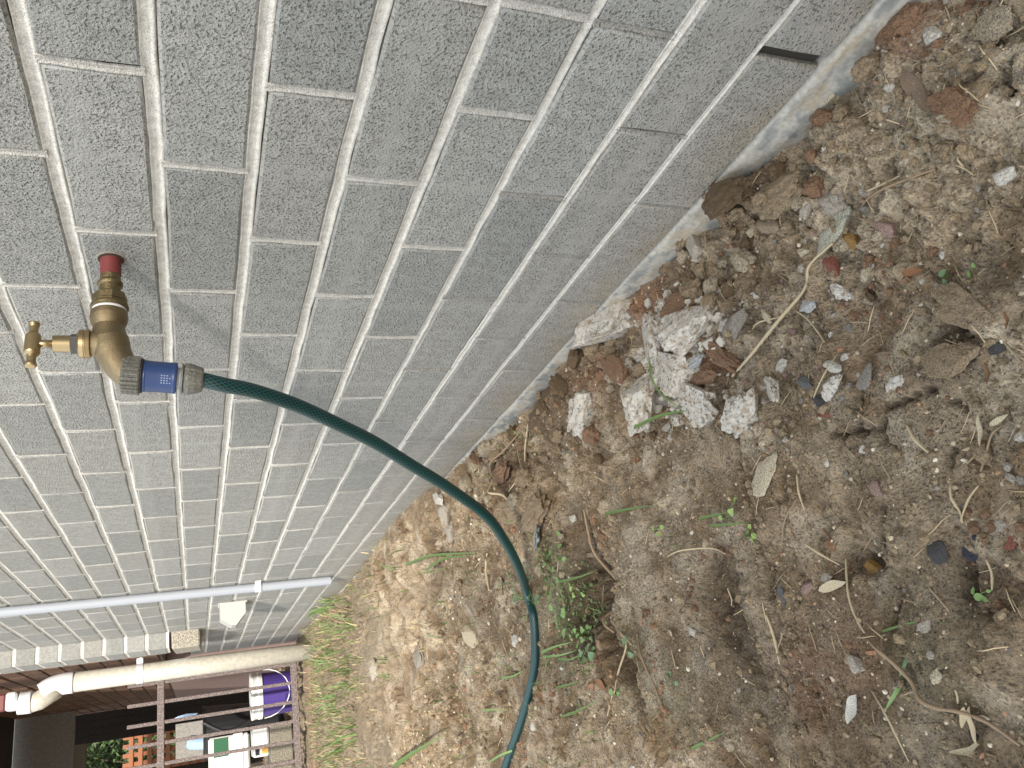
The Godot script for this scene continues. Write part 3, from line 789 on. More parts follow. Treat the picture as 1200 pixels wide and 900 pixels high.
# ---------------------------------------------------------------- wall
func course(k: int) -> float: return 0.680 - 0.086 * (7 - k)   # joint centre above row k; row 0 is the lowest

var brick_cache := {}
func brick_mesh(w: float, h: float, depth: float, variant: int, dirty := 0.0) -> ArrayMesh:
	var key := "%.4f %.4f %.3f %d %.1f" % [w, h, depth, variant, dirty]
	if brick_cache.has(key): return brick_cache[key]
	var r := RandomNumberGenerator.new()
	r.seed = hash(key)
	var pts := []
	var sx := w / 2
	var sy := h / 2
	for p in [[-1, -1], [-0.33, -1], [0.36, -1], [1, -1], [1, 0.05], [1, 1], [0.3, 1], [-0.38, 1], [-1, 1], [-1, -0.06]]:
		pts.append(Vector3(p[0] * sx + r.randf_range(-0.0012, 0.0006) * signf(p[0]), p[1] * sy + r.randf_range(-0.0013, 0.0006) * signf(p[1]), 0))
	var st := begin(true)
	var inner := []
	var mid := []
	for p in pts:
		inner.append(Vector3(p.x - signf(p.x) * 0.0028 * (1.0 if absf(p.x) > sx * 0.8 else 0.0), p.y - signf(p.y) * 0.0028 * (1.0 if absf(p.y) > sy * 0.8 else 0.0), r.randf_range(-0.0004, 0.0006)))
		mid.append(p + Vector3(0, 0, -0.0026))
	var c := Vector3(0, 0, 0.0003)
	var n := pts.size()
	st.set_smooth_group(1)
	var clean := Color(0.362, 0.36, 0.336)
	var mud := Color(0.33, 0.28, 0.205)
	for i in n:
		for p in [c, inner[(i + 1) % n], inner[i]]:
			if dirty > 0: st.set_color(clean.lerp(mud, clampf(dirty * (0.45 - p.y / h) * (1.0 + 0.5 * sin(p.x * 31.0 + variant)), 0, 1)))
			st.add_vertex(p)
	if dirty > 0: st.set_color(clean.lerp(mud, dirty * 0.5))
	st.set_smooth_group(3)
	for i in n:
		var j := (i + 1) % n
		quad(st, inner[i], inner[j], mid[j], mid[i])
	st.set_smooth_group(2)
	for i in n:
		var j := (i + 1) % n
		var d := Vector3(0, 0, -depth)
		quad(st, mid[i], mid[j], mid[j] + d, mid[i] + d)
	brick_cache[key] = done(st)
	return brick_cache[key]

# a joint: a strip with a hollowed cross-section from a to b
func joint(st: SurfaceTool, a: Vector3, b: Vector3, side: Vector3, out: Vector3, t: float, deep: float, nseg: int, nz: FastNoiseLite) -> void:
	var cuts := [[-0.6, 1.7], [-0.5, 0.5], [-0.3, 0.84], [-0.06, 1.0], [0.18, 0.97], [0.38, 0.74], [0.5, 0.36], [0.6, 1.7]]
	var prev := []
	for i in nseg + 1:
		var p := a.lerp(b, float(i) / nseg)
		var wob := nz.get_noise_3dv(p * 9.0) * 0.0018 + nz.get_noise_3dv(p * 40.0) * 0.0008
		var row := []
		for q in cuts: row.append(p + side * (t * q[0] + wob) - out * (deep * q[1] + nz.get_noise_3dv(p * 30.0) * 0.0008))
		if i > 0:
			for k in row.size() - 1: quad(st, prev[k], prev[k + 1], row[k + 1], row[k])
		prev = row

func joint_h(k: int) -> float: return [0.0058, 0.0082, 0.0095][k] if k < 3 else 0.0118
func joint_w(r: int) -> float: return [0.0026, 0.0042, 0.006][r] if r < 3 else 0.0078

func make_wall() -> void:
	var wall := thing("brick_wall", "long grey-green painted brick wall with pale rolled joints and two weep slots with painted-in shade", "wall")
	var rest := begin(false)
	var mortar := begin(true)
	var perps := begin(true)
	var low_perps := begin(true)
	var nz := noise(61, 1.0, 2)
	var rows := 28
	var x_end := -3.54
	for r in rows:
		var lo := 0.0 if r == 0 else course(r - 1) + joint_h(r - 1) / 2
		var hi := course(r) - joint_h(r) / 2
		var xe := -4.68 if r < 7 else x_end
		var jw := joint_w(r)
		var ends := []
		var s := -8 + (0 if r % 2 == 1 else 1)
		while -s * 0.12 > xe + 0.03:
			ends.append(-s * 0.12 + nz.get_noise_2d(s * 3.7, r * 5.1) * 0.006)
			s += 2
			if r == 3 and s == 2 - 2: pass
		if r == 3:
			ends = [0.84, 0.6, 0.36, 0.124]
			s = 0
			while -s * 0.12 > xe + 0.03:
				ends.append(-s * 0.12 + nz.get_noise_2d(s * 3.7, r * 5.1) * 0.006)
				s += 2
		ends.append(xe)
		for i in ends.size() - 1:
			var a: float = ends[i]
			var b: float = ends[i + 1]
			var weep_a := 0.0
			var weep_b := 0.0
			if r == 0 and absf(a - 0.12) < 0.03: weep_a = 0.0045
			if r == 0 and absf(b - 0.12) < 0.03: weep_b = 0.0045
			var gap_a := 0.0 if i == 0 else jw / 2 + weep_a
			var gap_b := 0.0 if i == ends.size() - 2 else jw / 2 + weep_b
			var w := a - b - gap_a - gap_b
			var c := Vector3((a - gap_a + b + gap_b) / 2, (lo + hi) / 2, nz.get_noise_2d(i * 17.0, r * 13.0) * 0.0012)
			var hh := hi - lo
			w = snappedf(w, 0.002)
			var shown := c.y < 1.0 - c.x * 0.12 and c.x < 0.75
			if shown:
				var o := obj("brick", brick_mesh(w, hh, 0.1 if r == 0 else 0.02, (i * 7 + r * 3) % 4, [0.75, 0.2][r] if r < 2 else 0.0), M.brick_low if r < 2 else M["brick%d" % ((i * 5 + r * 11) % 4)], wall, c)
				o.rotation = Vector3(nz.get_noise_2d(i * 9.0, r * 7.0) * 0.008, nz.get_noise_2d(i * 9.0 + 50.0, r * 7.0) * 0.006, nz.get_noise_2d(i * 5.0 + 90.0, r * 7.0) * 0.004)
			else: box(rest, c - Vector3(w / 2, hh / 2, 0.02), c + Vector3(w / 2, hh / 2, 0), 0.0025)
			if i > 0:
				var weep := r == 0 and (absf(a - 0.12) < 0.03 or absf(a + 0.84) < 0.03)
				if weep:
					obj("weep_slot_shade", box_mesh(Vector3(a - 0.006, 0.004, -0.098), Vector3(a + 0.006, 0.073, -0.007)), M.weep, wall)  # near-black box fills the slot to paint in its shade
				else:
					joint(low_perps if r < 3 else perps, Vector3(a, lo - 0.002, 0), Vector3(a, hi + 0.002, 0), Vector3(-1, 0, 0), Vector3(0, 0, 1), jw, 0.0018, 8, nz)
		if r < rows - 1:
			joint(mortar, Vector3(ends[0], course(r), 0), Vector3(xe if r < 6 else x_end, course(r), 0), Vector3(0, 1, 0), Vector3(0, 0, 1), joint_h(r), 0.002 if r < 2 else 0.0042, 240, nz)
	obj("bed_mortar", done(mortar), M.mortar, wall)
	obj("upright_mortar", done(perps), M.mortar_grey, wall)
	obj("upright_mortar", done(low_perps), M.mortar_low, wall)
	var up := obj("upper_bricks", done(rest), M.brick1, wall)
	tag(up, "", "", "", "stuff")
	var core := begin(false)
	box(core, Vector3(-4.68, 0.0, -0.26), Vector3(0.96, 0.0785, -0.1))
	box(core, Vector3(-4.68, 0.0785, -0.26), Vector3(0.96, 0.6, -0.011))
	box(core, Vector3(x_end, 0.6, -0.26), Vector3(0.96, 2.48, -0.011))
	obj("wall_core", done(core), M.core, wall)
	# the footing slab that shows below the bricks
	var slab := begin(true)
	var n1 := noise(63, 9.0, 4)
	var n2 := noise(65, 24.0, 3)
	var nxs := 1300
	var pr := [[0.0, -0.03], [-0.0005, 0.001], [-0.003, 0.0032], [-0.008, 0.0037], [-0.014, 0.004], [-0.019, 0.0042], [-0.024, 0.0045], [-0.029, 0.0047], [-0.034, 0.005], [-0.04, 0.0053], [-0.046, 0.0055], [-0.06, 0.006], [-0.08, 0.007], [-0.16, 0.01]]
	for i in nxs:
		for k in pr.size() - 1:
			for v in [[i, k], [i, k + 1], [i + 1, k + 1], [i, k], [i + 1, k + 1], [i + 1, k]]:
				var x: float = 0.96 - 5.64 * pow(float(v[0]) / nxs, 1.3)
				var p = pr[v[1]]
				var f := 1.0 if v[1] > 1 else 0.3
				var y: float = p[0] + n2.get_noise_2d(x, p[0] * 3.0) * 0.002 * f
				var z: float = p[1] * (0.7 + 0.5 * n1.get_noise_2d(x * 0.4, 4.0)) + n1.get_noise_2d(x, p[0] * 2.0) * 0.004 * f + n2.get_noise_2d(x + 9.0, p[0] * 2.0) * 0.0012 * f
				var t := n1.get_noise_2d(x * 1.4, p[0] * 2.5 + 20.0) + 0.6 * n2.get_noise_2d(x * 1.5, p[0] * 2.0 + 9.0)
				var c := Color(0.5, 0.475, 0.42).lerp(Color(0.27, 0.275, 0.265), clampf(t * 3.2 - 0.2, 0, 0.9)).lerp(Color(0.42, 0.34, 0.24), clampf(-t * 1.8 - 0.1, 0, 0.7))
				if v[1] <= 1: c = Color(0.42, 0.4, 0.36)
				slab.set_color(c)
				slab.add_vertex(Vector3(x, y - 0.0006, z))
	var sl := obj("footing_slab", done(slab), M.slab)
	tag(sl, "rough stained concrete footing edge under the painted bricks", "footing")

# ---------------------------------------------------------------- tap and hose
func make_tap() -> void:
	var o := Vector3(-0.292, 0.6465, 0.0)
	var t := thing("garden_tap", "brass garden tap with T handle on a red sleeved pipe stub in the wall", "tap", o)
	var Z := frame(Vector3.ZERO, Vector3(0, 0, 1))
	obj("wall_collar", lathe_mesh(Z, [[-0.004, 0.0155], [0.0008, 0.015], [0.0018, 0.0118]], 28), M.pale, t)
	obj("wall_hole", lathe_mesh(Z, [[-0.002, 0.0138], [0.0022, 0.0132], [0.0024, 0.011]], 24), M.weep, t)
	obj("pipe_sleeve", lathe_mesh(Z, [[-0.01, 0.0108], [0.0215, 0.0106], [0.0225, 0.009]], 32), M.red_sleeve, t)
	obj("pipe_fitting", lathe_mesh(Z, [[0.0222, 0.0102], [0.0288, 0.0104], [0.0305, 0.0122], [0.0318, 0.0129], [0.0335, 0.0129], [0.0352, 0.012], [0.0365, 0.0106], [0.047, 0.0106]], 36), M.brass_dull, t)
	var un := obj("union_nut", lathe_mesh(Z, [[0.0448, 0.0128], [0.0462, 0.0163], [0.0475, 0.0172], [0.0545, 0.0176], [0.0552, 0.0166], [0.0562, 0.0166], [0.0568, 0.018], [0.0612, 0.0184], [0.063, 0.0178], [0.0638, 0.0165]], 8), M.brass_dull, t)
	obj("lip_ring", lathe_mesh(Z, [[0.0585, 0.0182], [0.0605, 0.0191], [0.063, 0.0188], [0.0638, 0.0176]], 40), M.brass_dull, un)
	obj("thread_tape", lathe_mesh(Z, [[0.0632, 0.0168], [0.0655, 0.0172], [0.0682, 0.0166]], 32, 0, 0, true), M.ptfe, t)
	# cast body: straight inlet that swells over the valve seat, then bends down into the spout
	var P := []
	var R := []
	for q in [[0.0003, 0.0655, 0.0163], [0.0003, 0.0685, 0.0182], [0.0002, 0.0735, 0.0188], [0.0001, 0.079, 0.0178], [0.0, 0.085, 0.0155], [-0.0003, 0.0925, 0.0166], [-0.0012, 0.1005, 0.0185], [-0.003, 0.109, 0.0186], [-0.006, 0.1175, 0.0172], [-0.0095, 0.125, 0.0166], [-0.0132, 0.1315, 0.016], [-0.0172, 0.1365, 0.0156], [-0.022, 0.1405, 0.0152]]:
		P.append(Vector3(0, q[0], q[1])); R.append(q[2])
	var S := spline(P, 0.0015)
	var rr := []
	for i in S.size():
		var best := 0
		var u := 0.0
		for k in P.size() - 1:
			var cl: Vector3 = Geometry3D.get_closest_point_to_segment(S[i], P[k], P[k + 1])
			if cl.distance_to(S[i]) < 0.0012:
				best = k; u = P[k].distance_to(cl) / P[k].distance_to(P[k + 1])
		rr.append(lerpf(R[best], R[best + 1], u))
	var body := obj("tap_body", tube_mesh(S, rr, 40), M.brass, t)
	var Y := frame(Vector3(0, 0, 0.1045), Vector3(0, 1, 0))
	obj("bonnet_neck", lathe_mesh(Y, [[0.002, 0.0165], [0.011, 0.0152], [0.014, 0.0136], [0.0172, 0.0132]], 36, 0, 0, true), M.brass, body)
	obj("bonnet_flange", lathe_mesh(Y, [[0.0165, 0.0135], [0.0172, 0.0152], [0.0208, 0.0156], [0.0214, 0.0146], [0.0222, 0.0146], [0.0228, 0.0154], [0.0268, 0.015], [0.0282, 0.0128]], 40), M.brass_bright, t)
	obj("gland_nut", lathe_mesh(Y, [[0.0278, 0.0096], [0.0283, 0.0106], [0.0345, 0.0108], [0.0352, 0.0098]], 6), M.steel_dark, t)
	obj("gland_sleeve", lathe_mesh(Y, [[0.0348, 0.0082], [0.0352, 0.0088], [0.0508, 0.0087], [0.0514, 0.0078]], 32), M.brass_bright, t)
	obj("spindle", lathe_mesh(Y, [[0.051, 0.0041], [0.0665, 0.0039]], 20, 0, 0, true), M.brass_bright, t)
	var H := frame(Vector3(0, 0.0695, 0.1055), Vector3(0.1, 0, 1))
	obj("tee_handle", lathe_mesh(H, [[-0.0262, 0.0038], [-0.0256, 0.0052], [-0.0242, 0.0056], [-0.0205, 0.0044], [-0.0155, 0.0042], [-0.013, 0.005], [-0.0112, 0.0068], [-0.0095, 0.0075], [0.0095, 0.0075], [0.0112, 0.0068], [0.013, 0.005], [0.0155, 0.0044], [0.0205, 0.0044], [0.0242, 0.0056], [0.0256, 0.0052], [0.0262, 0.0038]], 28), M.brass_bright, t)
	# click-on hose connector
	var a := Vector3(-0.292, 0.6325, 0.1395)
	var b := Vector3(-0.2935, 0.5555, 0.146)
	var c := thing("hose_connector", "grey and blue plastic click-on connector hanging from the tap spout", "hose connector", a)
	var C := frame(Vector3.ZERO, b - a)
	obj("ribbed_nut", lathe_mesh(C, [[-0.0012, 0.0158], [0.0, 0.0186], [0.001, 0.0192], [0.0152, 0.0194], [0.0168, 0.0188], [0.0174, 0.0165]], 240, 26, 0.0011), M.conn_grey, c)
	obj("seal_gap", lathe_mesh(C, [[0.017, 0.0182], [0.0182, 0.0186], [0.0196, 0.0178]], 36), M.rubber, c)
	var blue := obj("blue_collar", lathe_mesh(C, [[0.0192, 0.0158], [0.02, 0.0168], [0.0215, 0.0171], [0.0225, 0.0166], [0.034, 0.0163], [0.048, 0.0165], [0.05, 0.017], [0.052, 0.0166], [0.0525, 0.0145]], 44), M.conn_blue, c)
	for k in 4:
		var st := begin(false)
		var ang := 2.05 + 0.16 * k
		for i in 5:
			var g := ang + 0.0
			var d := C.basis.x * cos(g) + C.basis.z * sin(g)
			if i < 4 - k % 2: box(st, C.basis.y * (0.037 + 0.0027 * i) + d * 0.01635 - Vector3.ONE * 0.0004, C.basis.y * (0.0392 + 0.0027 * i) + d * 0.0164 + Vector3.ONE * 0.0004)
		obj("raised_mark", done(st), M.print_pale, blue)
	obj("slide_ring", lathe_mesh(C, [[0.052, 0.0118], [0.0575, 0.0116]], 32, 0, 0, true), M.conn_light, c)
	obj("stop_ring", lathe_mesh(C, [[0.0566, 0.0135], [0.057, 0.0164], [0.0583, 0.0166], [0.059, 0.014]], 36), M.conn_grey, c)
	obj("hose_collar", lathe_mesh(C, [[0.0588, 0.0138], [0.0605, 0.0164], [0.064, 0.0168], [0.07, 0.0156], [0.0765, 0.0132], [0.0785, 0.0118], [0.079, 0.0092]], 112, 8, 0.0003), M.conn_grey, c)
	# hose
	var pts := [a.lerp(b, 0.86), b + (b - a) * 0.02, Vector3(-0.2986, 0.5334, 0.1497), Vector3(-0.3147, 0.4986, 0.1516), Vector3(-0.3479, 0.4486, 0.1572), Vector3(-0.3874, 0.3934, 0.1692), Vector3(-0.4284, 0.3436, 0.1794), Vector3(-0.4802, 0.2852, 0.1962), Vector3(-0.5377, 0.2175, 0.2167), Vector3(-0.6218, 0.1352, 0.2435), Vector3(-0.7118, 0.0755, 0.2693), Vector3(-0.801, 0.0238, 0.2986)]
	pts.append_array(HOSE)
	var hp := spline(pts, 0.004)
	var hr := []
	for i in hp.size(): hr.append(0.0083)
	var hose := obj("garden_hose", tube_mesh(hp, hr, 28, true, 0.03), M.hose)
	tag(hose, "dark green braided garden hose curving from the tap down to the soil", "hose")

# ---------------------------------------------------------------- wall fittings at the far end
func make_fittings() -> void:
	var cd := thing("conduit_pipe", "thin pale grey conduit running straight down the painted wall", "conduit", Vector3(-2.47, 0.1, 0.016))
	obj("tube", lathe_mesh(frame(Vector3.ZERO, Vector3(0.03, 1, 0)), [[0.0, 0.0115], [0.0, 0.0155], [2.3, 0.0155]], 24), M.conduit, cd)
	for y in [0.355, 1.5]:
		var st := begin(false)
		box(st, Vector3(-0.03, y - 0.1 - 0.01, -0.017), Vector3(0.05, y - 0.1 + 0.01, -0.013), 0.001)
		lathe(st, frame(Vector3(0.012, y - 0.11, 0), Vector3(0, 1, 0)), [[0, 0.0175], [0.02, 0.0175]], 20)
		obj("saddle_clip", done(st), M.pvc_white, cd)
	# vent hood with a sloping bottom
	var hd := thing("vent_hood", "small white five-sided vent hood on the wall beyond the conduit", "vent", Vector3(-2.83, 0.42, 0.0))
	var st2 := begin(false)
	prism(st2, [Vector3(0, 0.052, 0), Vector3(0, 0.052, 0.062), Vector3(0, 0.01, 0.09), Vector3(0, -0.006, 0.09), Vector3(0, -0.042, 0.047), Vector3(0, -0.042, 0)], Vector3(-0.1, 0, 0))
	obj("hood", done(st2), M.box_white, hd)
	var st3 := begin(false)
	box(st3, Vector3(-0.104, -0.05, 0), Vector3(0.004, 0.058, 0.006), 0.002)
	obj("back_flange", done(st3), M.box_white, hd)
	# pier that stands out of the wall above a concrete block
	var pier := thing("brick_pier", "painted brick pier standing out of the wall above a concrete block", "pier", Vector3(-3.54, 0.0, 0.0))
	var mm := begin(true)
	var nz := noise(67, 1.0, 2)
	for r in range(8, 28):
		var lo := course(r - 1) + 0.0059
		var hi := course(r) - 0.0059
		var st := begin(false)
		box(st, Vector3(-0.236, lo, -0.1), Vector3(0.0, hi, 0.068), 0.003)
		obj("brick", done(st), M["brick%d" % (r % 4)], pier)
		var y := course(r - 1)
		joint(mm, Vector3(0.0, y, -0.02), Vector3(0.0, y, 0.068), Vector3(0, 1, 0), Vector3(1, 0, 0), 0.0118, 0.003, 3, nz)
		joint(mm, Vector3(0.0, y, 0.068), Vector3(-0.236, y, 0.068), Vector3(0, 1, 0), Vector3(0, 0, 1), 0.0118, 0.003, 4, nz)
	box(mm, Vector3(-0.23, 0.676, -0.1), Vector3(-0.006, 2.4, 0.062))
	obj("mortar", done(mm), M.mortar, pier)
	var bl := begin(true)
	var bm := rock(71, 4, 0.0, 0)
	var b2 := begin(false)
	box(b2, Vector3(-0.3, -0.06, -0.05), Vector3(0.03, 0.06, 0.074), 0.006)
	var bo := obj("concrete_block", done(b2), M.block, null, Vector3(-3.57, 0.603, 0.0))
	bo.rotation = Vector3(0.02, -0.03, 0.03)
	tag(bo, "weathered concrete block built into the wall under the brick pier", "concrete block")
	# stormwater downpipe
	var dp := thing("downpipe", "cream plastic downpipe with white elbows standing before the far end of the wall", "downpipe", Vector3(-3.95, 0, 0.128))
	obj("pipe", lathe_mesh(frame(Vector3(0, -0.03, 0), Vector3(0, 1, 0)), [[0, 0.045], [1.14, 0.045]], 32, 0, 0, true), M.pvc, dp)
	var E := [Vector3(0, 1.1, 0), Vector3(0, 1.14, 0), Vector3(0, 1.19, 0.01), Vector3(0, 1.225, 0.03)]
	obj("lower_elbow", tube_mesh(spline(E, 0.008), [0.0495], 28), M.pvc_white, dp)
	obj("offset_pipe", tube_mesh([Vector3(0, 1.17, 0.02), Vector3(0, 1.24, 0.06), Vector3(0, 1.29, 0.068)], [0.044], 28), M.pvc, dp)
	obj("upper_elbow", tube_mesh(spline([Vector3(0, 1.27, 0.062), Vector3(0, 1.3, 0.062), Vector3(0, 1.32, 0.06)], 0.008), [0.0495], 28), M.pvc_white, dp)
	var ad := begin(false)
	box(ad, Vector3(-0.04, 1.325, 0.01), Vector3(0.04, 1.37, 0.09), 0.008)
	obj("adaptor", done(ad), M.pvc_white, dp)
	var br := begin(false)
	lathe(br, frame(Vector3(0, 0.8, 0), Vector3(0, 1, 0)), [[0, 0.0475], [0.03, 0.0475]], 28)
	box(br, Vector3(-0.012, 0.8, -0.075), Vector3(0.012, 0.83, -0.045), 0.002)
	obj("bracket", done(br), M.pvc_white, dp)
	var md := obj("square_downpipe", box_mesh(Vector3(-0.036, 0, -0.036), Vector3(0.036, 1.3, 0.036), 0.006), M.maroon, null, Vector3(-3.95, 1.372, 0.178))
	tag(md, "maroon square downpipe dropping into the cream plastic pipe", "downpipe")

# ---------------------------------------------------------------- gate and yard
func make_yard() -> void:
	var gx := -4.35
	var gt := thing("steel_gate", "low brown steel bar gate with open bar ends beside the downpipe", "gate", Vector3(gx, 0, 0.13))
	var k := 0
	for i in 13:
		var z := 0.022 + 0.1 * i
		var st := begin(false)
		box(st, Vector3(-0.009, 0.03, z - 0.009), Vector3(0.009, 0.895, z + 0.009), 0.0015)
		obj("bar", done(st), M.gate, gt)
	for y in [0.05, 0.735]:
		var st := begin(false)
		box(st, Vector3(-0.0125, y - 0.017, -0.01), Vector3(0.0145, y + 0.017, 1.28), 0.002)
		obj("rail", done(st), M.gate, gt)
	var gp := obj("gate_post", box_mesh(Vector3(-0.025, -0.05, -0.025), Vector3(0.025, 1.1, 0.025), 0.003), M.gate, null, Vector3(gx, 0, 1.5))
	tag(gp, "square brown steel post at the outer end of the bar gate", "post")
	# brown brick wall carrying on beyond the painted one
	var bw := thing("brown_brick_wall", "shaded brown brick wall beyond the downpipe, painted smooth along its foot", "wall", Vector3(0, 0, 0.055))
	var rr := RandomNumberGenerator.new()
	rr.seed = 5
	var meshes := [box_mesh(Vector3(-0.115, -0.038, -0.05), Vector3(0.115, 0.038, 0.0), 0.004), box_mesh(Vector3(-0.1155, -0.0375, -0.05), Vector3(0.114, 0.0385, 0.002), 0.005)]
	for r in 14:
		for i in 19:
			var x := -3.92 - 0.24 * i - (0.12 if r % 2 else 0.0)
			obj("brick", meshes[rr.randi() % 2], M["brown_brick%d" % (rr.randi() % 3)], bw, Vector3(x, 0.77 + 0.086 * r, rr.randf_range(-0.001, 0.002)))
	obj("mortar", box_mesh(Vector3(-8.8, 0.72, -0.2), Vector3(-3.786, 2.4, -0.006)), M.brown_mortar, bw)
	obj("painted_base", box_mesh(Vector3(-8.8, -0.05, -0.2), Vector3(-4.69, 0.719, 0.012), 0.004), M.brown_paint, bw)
	# yard floor edging in front of the gate
	for i in 9:
		var e := obj("edging_paver", box_mesh(Vector3(-0.11, -0.05, -0.115), Vector3(0.11, 0.012, 0.112), 0.006), M.paver, null, Vector3(-4.15, gh(-4.15, 0.2 + 0.232 * i) * 0.5 - 0.003, 0.3 + 0.232 * i))
		e.rotation.y = rng.randf_range(-0.02, 0.02)
		tag(e, ["nearest the downpipe", "second from the downpipe", "third from the downpipe", "fourth from the downpipe", "fifth from the downpipe", "sixth from the downpipe", "seventh from the downpipe", "eighth from the downpipe", "farthest from the downpipe"][i].insert(0, "brown paver in the edging strip before the gate, "), "paver", "edging pavers before the gate")
	# carport over the yard
	var cp := thing("carport", "dark carport roof and back boards sheltering the yard behind the gate", "carport", Vector3(-4.7, 0, 0))
	obj("roof_sheet", box_mesh(Vector3(-2.75, 1.93, 0.0), Vector3(0.0, 1.98, 3.4), 0.004), M.dark_timber, cp)
	obj("beam", box_mesh(Vector3(-2.95, 1.42, 0.32), Vector3(-2.85, 1.56, 0.9), 0.004), M.timber_grey, cp)
	obj("lining", box_mesh(Vector3(-2.84, 1.5, 0.05), Vector3(-2.81, 1.94, 1.6), 0.003), M.soffit, cp)
	obj("post", box_mesh(Vector3(-2.96, 0.0, 0.62), Vector3(-2.88, 1.42, 0.7), 0.004), M.dark_timber, cp)
	for i in 4:
		obj("back_board", box_mesh(Vector3(-3.3, 0.0, 0.07 + 0.062 * i), Vector3(-3.27, 1.92, 0.1312 + 0.062 * i), 0.002), M.dark_timber, cp)
	obj("front_fascia", box_mesh(Vector3(-0.03, 1.8, 0.0), Vector3(0.0, 2.0, 3.4), 0.003), M.maroon, cp)
	# lattice at the back of the yard
	var lt := thing("lattice_screen", "terracotta coloured lattice screen at the back of the yard", "lattice", Vector3(-9.0, 0, 0.17))
	for i in 14:
		obj("upright_slat", box_mesh(Vector3(0, 0.0, 0.02 + 0.085 * i), Vector3(0.012, 1.24, 0.06 + 0.085 * i), 0.002), M.terracotta, lt)
	for i in 14:
		obj("cross_slat", box_mesh(Vector3(0.013, 0.04 + 0.085 * i, 0.0), Vector3(0.025, 0.08 + 0.085 * i, 1.2), 0.002), M.terracotta, lt)
	# bucket with lid
	var bk := thing("paint_bucket", "purple bucket with a white lid standing behind the gate", "bucket", Vector3(-4.82, 0.0, 0.27))
	bk.scale = Vector3(0.9, 0.95, 0.9)
	var U := frame(Vector3.ZERO, Vector3(0, 1, 0))
	obj("body", lathe_mesh(U, [[0.01, 0.125], [0.02, 0.13], [0.2, 0.14], [0.205, 0.146], [0.215, 0.146]], 36), M.purple, bk)
	obj("lid", lathe_mesh(U, [[0.205, 0.15], [0.225, 0.152], [0.235, 0.146], [0.25, 0.148], [0.262, 0.152], [0.27, 0.15], [0.272, 0.13]], 36), M.white_plastic, bk)
	var lb := begin(true)
	for i in 8:
		var a0 := 0.15 + 0.1 * i
		for q in [[0.03, 0.07]]:
			quad(lb, U * Vector3(0, q[0], 0) + Vector3(cos(a0) * 0.1335, 0, sin(a0) * 0.1335), U * Vector3(0, q[0], 0) + Vector3(cos(a0 + 0.1) * 0.1335, 0, sin(a0 + 0.1) * 0.1335), U * Vector3(0, q[1], 0) + Vector3(cos(a0 + 0.1) * 0.1355, 0, sin(a0 + 0.1) * 0.1355), U * Vector3(0, q[1], 0) + Vector3(cos(a0) * 0.1355, 0, sin(a0) * 0.1355))
	obj("label", done(lb), M.purple_dark, bk)
	var hb := []
	for i in 13:
		var g := PI * i / 12.0
		hb.append(Vector3(0.151 * sin(g) * 0.5 + 0.13, 0.2 - 0.15 * sin(g), cos(g) * 0.15))
	obj("handle", tube_mesh(hb, [0.003], 6), M.white_plastic, bk)
	# the rest of the clutter behind the gate
	var tb := thing("white_tub", "white tub with an orange patch and dark print behind the gate", "tub", Vector3(-5.1, 0.1, 0.53))
	obj("tub_body", box_mesh(Vector3(-0.15, 0.04, -0.085), Vector3(0.0, 0.14, 0.085), 0.012), M.white_plastic, tb)
	obj("orange_patch", box_mesh(Vector3(0.0005, 0.05, 0.02), Vector3(0.002, 0.085, 0.07), 0.0), M.orange_label, tb)
	obj("dark_print", box_mesh(Vector3(0.0005, 0.1, 0.02), Vector3(0.002, 0.125, 0.075), 0.0), M.black_plastic, tb)
	var tk := obj("tan_board", box_mesh(Vector3(-0.3, 0.0, -0.18), Vector3(0.0, 0.135, 0.3), 0.006), M.paver, null, Vector3(-5.08, 0.0, 0.62))
	tk.material_override = M.timber_grey
	tag(tk, "tan weathered timber block under the white tub", "timber block")
	var bx := thing("recycling_box", "pale plastic crate with a dark green label panel behind the gate", "crate", Vector3(-5.4, 0.24, 0.56))
	obj("crate_body", box_mesh(Vector3(-0.25, 0.0, -0.1), Vector3(0.0, 0.25, 0.35), 0.012), M.white_plastic, bx)
	obj("label_panel", box_mesh(Vector3(0.0005, 0.13, -0.09), Vector3(0.003, 0.22, 0.02), 0.0), M.green_label, bx)
	obj("crate_rim", box_mesh(Vector3(-0.004, 0.04, -0.105), Vector3(0.008, 0.1, 0.355), 0.004), M.white_plastic, bx)
	var tyre := thing("black_bin", "black plastic bin in the shade behind the bar gate", "bin", Vector3(-5.7, 0.0, 0.42))
	obj("bin_body", lathe_mesh(U, [[0.0, 0.14], [0.5, 0.17], [0.52, 0.18]], 28), M.black_plastic, tyre)
	var hs := spline([Vector3(-5.3, 0.52, 0.36), Vector3(-5.3, 0.4, 0.43), Vector3(-5.3, 0.3, 0.42), Vector3(-5.3, 0.2, 0.38)], 0.02)
	tag(obj("black_hose", tube_mesh(hs, [0.012], 8), M.black_plastic), "black hose slung in the shade behind the gate", "hose")
	var bb := thing("blue_bottle", "pale blue plastic bottle lying in the yard clutter", "bottle", Vector3(-5.6, 0.62, 0.46))
	obj("bottle_body", lathe_mesh(frame(Vector3.ZERO, Vector3(0, -1, 0.15)), [[0, 0.03], [0.02, 0.045], [0.15, 0.045], [0.18, 0.015], [0.2, 0.015]], 20), M.blue_plastic, bb)
	var sc := obj("plastic_scraps", rock(77, 2, 0.7, 5, false), M.blue_plastic, null, Vector3(-5.6, 0.62, 0.3))
	sc.scale = Vector3(0.05, 0.07, 0.02)
	tag(sc, "crumpled pale blue plastic bag in the dark yard", "plastic bag")
	var tb2 := obj("shade_board", box_mesh(Vector3(-0.02, 0.25, -0.1), Vector3(0.0, 0.7, 0.16), 0.003), M.soffit, null, Vector3(-6.2, 0.0, 0.42))
	tag(tb2, "dull grey board leaning in the yard clutter", "board")
